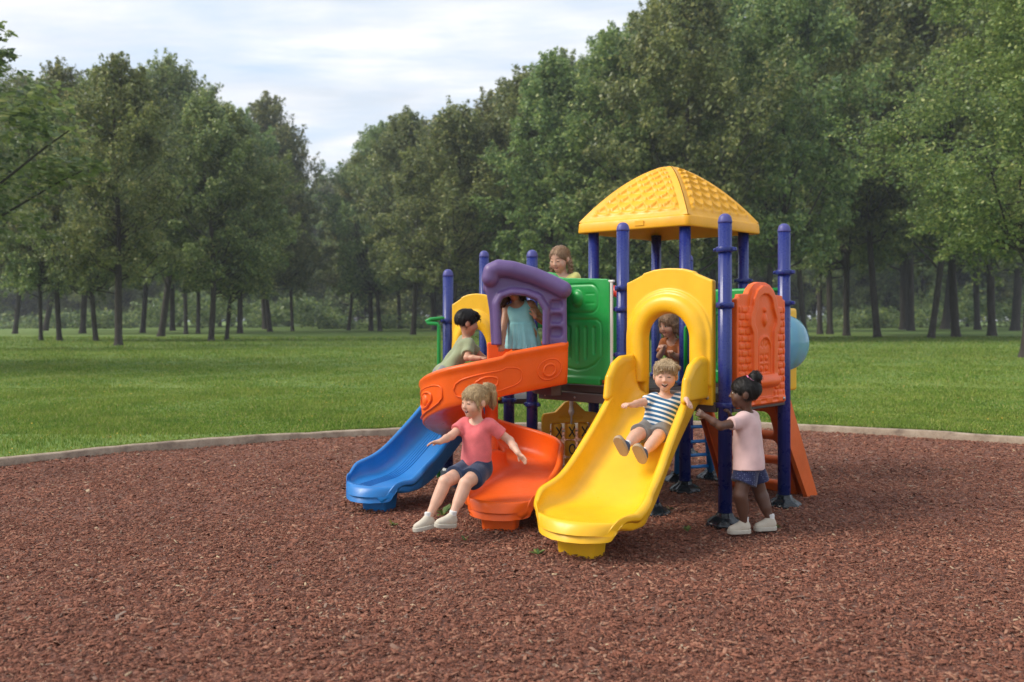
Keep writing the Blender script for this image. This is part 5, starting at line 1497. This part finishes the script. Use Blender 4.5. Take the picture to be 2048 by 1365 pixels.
# boy on the yellow slide
person('smiling blond child in a blue and white striped tee sitting on the yellow slide', 1.0, dict(
    pel=W(1311, 858, 6.92), neck=W(1331, 793, 6.98), fc=(-.30, -.95), fp=(-.48, -.88), head=W(1331, 752, 6.95), hf=(-.22, -.96, -.10), hu=(.0, -.1, 1),
    shR=W(1303, 801, 6.97), shL=W(1362, 797, 6.94),
    elR=W(1281, 806, 6.92), wrR=W(1262, 811, 6.80), haR=(-.6, -.5, .15), pnR=(-.2, .1, -1), cuR=.8,
    elL=W(1377, 792, 6.90), wrL=W(1372, 799, 6.74), haL=(.25, -.75, -.45), pnL=(-.1, -.5, -1), cuL=.35,
    knR=W(1273, 871, 6.72), anR=W(1252, 892, 6.54), toR=(-.42, -.30, .85), fuR=(.45, .75, .45),
    knL=W(1315, 876, 6.72), anL=W(1288, 907, 6.52), toL=(-.40, -.35, .85), fuL=(.40, .75, .45)),
    sk('fair_skin_smiling', fair, (.52, .16, .13), (.30, .20, .11), (.06, .08, .10), eyes='closed', mouth='open'), 'open', 1.08,
    tee(fabric('striped_cotton', (.025, .13, .27), .06, pattern='stripes'), .55, -.02, seed=21), shorts(fabric('grey_twill', (.17, .16, .15)), .72, .05, seed=22, r1=.074), 'blue_shoe', hair_short(1.0, -.03), sandy)

# girl standing at the post
person('child with black bun, pale pink top and dotted navy shorts standing by the post', 1.06, dict(
    pel=W(1497, 922, 6.80), neck=W(1494, 828, 6.83), fc=(-.78, .46), fp=(-.84, .36), head=W(1488, 786, 6.81), hf=(-.95, .24, -.04), hu=(.05, -.05, 1),
    shL=W(1481, 843, 6.73), elL=W(1441, 853, 6.63), wrL=W(1413, 834, 6.66), haL=(-.75, .25, .40), pnL=(.1, 1, .0), cuL=.7,
    elR=W(1476, 855, 6.97), wrR=W(1462, 838, 6.96), haR=(-.25, -.1, .95), pnR=(-1, .2, 0), cuR=.8,
    knL=W(1480, 992, 6.70), anL=np.array([1.735, 6.72, .082]), toL=(-1, -.06, -.02), knR=W(1522, 990, 6.86), anR=np.array([1.957, 6.82, .082]), toR=(-1, -.10, -.02)),
    sk('deep_brown_skin', dark, (.16, .05, .04), (.012, .009, .008), (.015, .01, .008), eyes='open', mouth='smile', blush=.1), 'smile', 1.10,
    tee(fabric('pale_pink_cotton', (.66, .44, .42), .06), .50, -.06, seed=31, flare=.030, o_=.018, fold=.006), shorts(fabric('navy_dotted_cotton', (.006, .011, .060), pattern='dots'), .62, .05, seed=32, r1=.092, o_=.020), 'cream_shoe', hair_bun, blackh)

# boy climbing the blue slide
person('dark-haired child in a sage green tee climbing up behind the orange slide', 1.05, dict(
    pel=W(889, 748, 8.66), neck=W(938, 679, 8.70), fc=(.92, .30), fp=(.9, .4), head=W(935, 646, 8.70), hf=(.93, .22, -.22), hu=(.1, 0, 1),
    shR=W(940, 693, 8.60), elR=W(934, 716, 8.50), wrR=W(960, 717, 8.44), haR=(.9, .2, 0), pnR=(0, 0, -1), cuR=.5,
    elL=W(968, 718, 8.84), wrL=W(982, 730, 8.76), haL=(.8, -.1, -.1), pnL=(0, 0, -1),
    knR=W(915, 792, 8.72), anR=W(885, 828, 8.62), toR=(.8, .5, .1), knL=W(918, 788, 8.86), anL=W(882, 820, 8.86), toL=(.8, .5, .1)),
    sk('light_tan_skin', (.56, .29, .185), (.42, .13, .10), (.012, .009, .008), (.02, .012, .008), eyes='open', mouth='smile'), 'smile', 1.10,
    tee(fabric('sage_cotton', (.27, .30, .17)), .66, -.02, seed=41), shorts(fabric('grey_marl', (.24, .24, .24)), .7, .05, seed=42), 'blue_shoe', hair_short(1.06, -.03, .01), blackh)

# girl in the teal dress under the hood
def dress(mat):
    def fn(c):
        f = Fld(c['lo'], c['hi'], H0); S, pel, neck, up = c['S'], c['pel'], c['neck'], c['up']
        c['torso'](f, .009)
        f.plane(pel + up * .06 * S, -up)
        for s in (-1, 1): f.cap(c['ch'] + c['lc'] * s * .045 * S, neck + up * .002 * S + c['lc'] * s * .060 * S, .03 * S, .016 * S, .02)
        folds(f, .003, 51)
        top = pel + up * .09 * S; bot = pel - np.array([0, 0, .13 * S])
        def sk_(X, Y, Z):
            t_ = np.clip((top[2] - Z) / (top[2] - bot[2]), 0, 1); cx_ = top[0] + (bot[0] - top[0]) * t_; cy_ = top[1] + (bot[1] - top[1]) * t_
            an = np.arctan2(Y - cy_, X - cx_); r = .114 + .046 * t_ ** .8 + (.004 + .008 * t_) * np.sin(an * 13 + 2 * np.sin(an * 3)) + .006 * (t_ > .86) * np.sin(an * 31)
            r = r * (1 - .12 * np.abs(np.sin(an)))
            return np.maximum(np.sqrt((X - cx_) ** 2 + (Y - cy_) ** 2) - r, np.maximum(Z - top[2], bot[2] - Z)) * .8
        f.op(sk_, None, None, .015)
        f.ell(neck + up * .02 * S + c['fc'] * .03 * S, (.066 * S,) * 3, .008, 's')
        c['fin']('dress', f, mat)
    return fn
person('long-haired child in a pale turquoise dress standing under the purple hood', 1.0, dict(
    pel=W(1047, 668, 7.80), neck=W(1036, 608, 7.82), fc=(-.22, -.97), head=W(1024, 570, 7.80), hf=(.30, -.90, -.32), hu=(-.1, -.05, 1),
    elR=W(1007, 654, 7.76), wrR=W(1005, 684, 7.68), haR=(-.1, -.5, -.75), pnR=(0, .4, -.9), cuR=.5,
    elL=W(1086, 643, 7.90), wrL=W(1070, 634, 7.70), haL=(-.15, -.2, .9), pnL=(-.6, .7, 0), cuL=.9,
    knR=W(1038, 720, 7.74), anR=np.array([.07, 7.80, 1.17]), toR=(-.2, -1, -.1), knL=W(1062, 720, 7.76), anL=np.array([.18, 7.82, 1.17]), toL=(-.1, -1, -.1)),
    sk('tan_skin', brown_l, (.30, .08, .07), (.02, .012, .008), (.02, .012, .008), eyes='open', mouth='smile'), 'smile', 1.08,
    dress(fabric('turquoise_cotton', (.235, .51, .52), .07)), None, None, hair_long, darkbr)

# girl with braids behind the green panel
nk = W(1128, 551, 8.75)
person('child with two long brown braids in a lemon top looking over the green panel', 1.08, dict(
    pel=nk + (.02, .03, -.37), neck=nk, fc=(-.45, -.89), head=W(1119, 519, 8.73), hf=(-.55, -.78, -.36), hu=(-.05, -.1, 1),
    elR=nk + (-.17, -.06, -.18), wrR=nk + (-.16, -.20, -.13), haR=(.1, -.8, .1), elL=nk + (.19, -.04, -.20), wrL=nk + (.12, -.20, -.17), haL=(-.3, -.8, 0),
    knR=nk + (-.05, -.02, -.60), anR=nk + (-.05, .02, -.80), toR=(-.4, -.9, 0), knL=nk + (.09, -.0, -.60), anL=nk + (.09, .03, -.80), toL=(-.4, -.9, 0)),
    sk('fair_skin_braids', fair, (.50, .16, .13), (.16, .09, .05), (.05, .04, .03), eyes='closed', mouth='smile'), 'smile', 1.12,
    tee(fabric('lemon_cotton', (.66, .62, .20)), .7, -.05, seed=61), shorts(fabric('plum_cotton', (.12, .05, .10)), .7, .05, seed=62), 'cream_shoe', hair_braids, brownh)

# girl crouching inside the tower
nk = W(1346, 682, 8.72)
person('brown-haired child in a rust brown top crouching inside behind the large yellow arch', 1.0, dict(
    pel=nk + (.11, .12, -.30), neck=nk, fc=(-.72, -.66), head=W(1337, 650, 8.66), hf=(-.72, -.62, -.28), hu=(-.1, -.08, 1),
    elR=nk + (-.12, .06, -.15), wrR=W(1330, 694, 8.56), haR=(-.55, -.6, .2), cuR=.7, elL=nk + (.06, -.17, -.17), wrL=W(1343, 708, 8.42), haL=(-.3, -.7, .5), cuL=.8,
    knR=nk + (-.05, .02, -.36), anR=nk + (.12, .16, -.385), toR=(-.7, -.6, 0), knL=nk + (.06, -.11, -.36), anL=nk + (.22, .04, -.385), toL=(-.7, -.6, 0)),
    sk('fair_skin_crouching', fair, (.46, .14, .12), (.12, .07, .04), (.04, .03, .02), eyes='open', mouth='smile'), 'smile', 1.04,
    tee(fabric('rust_cotton', (.44, .13, .028)), .75, -.04, seed=71), trousers(fabric('bright_blue_cotton', (.02, .16, .36))), 'cream_shoe', hair_bob, brownh)
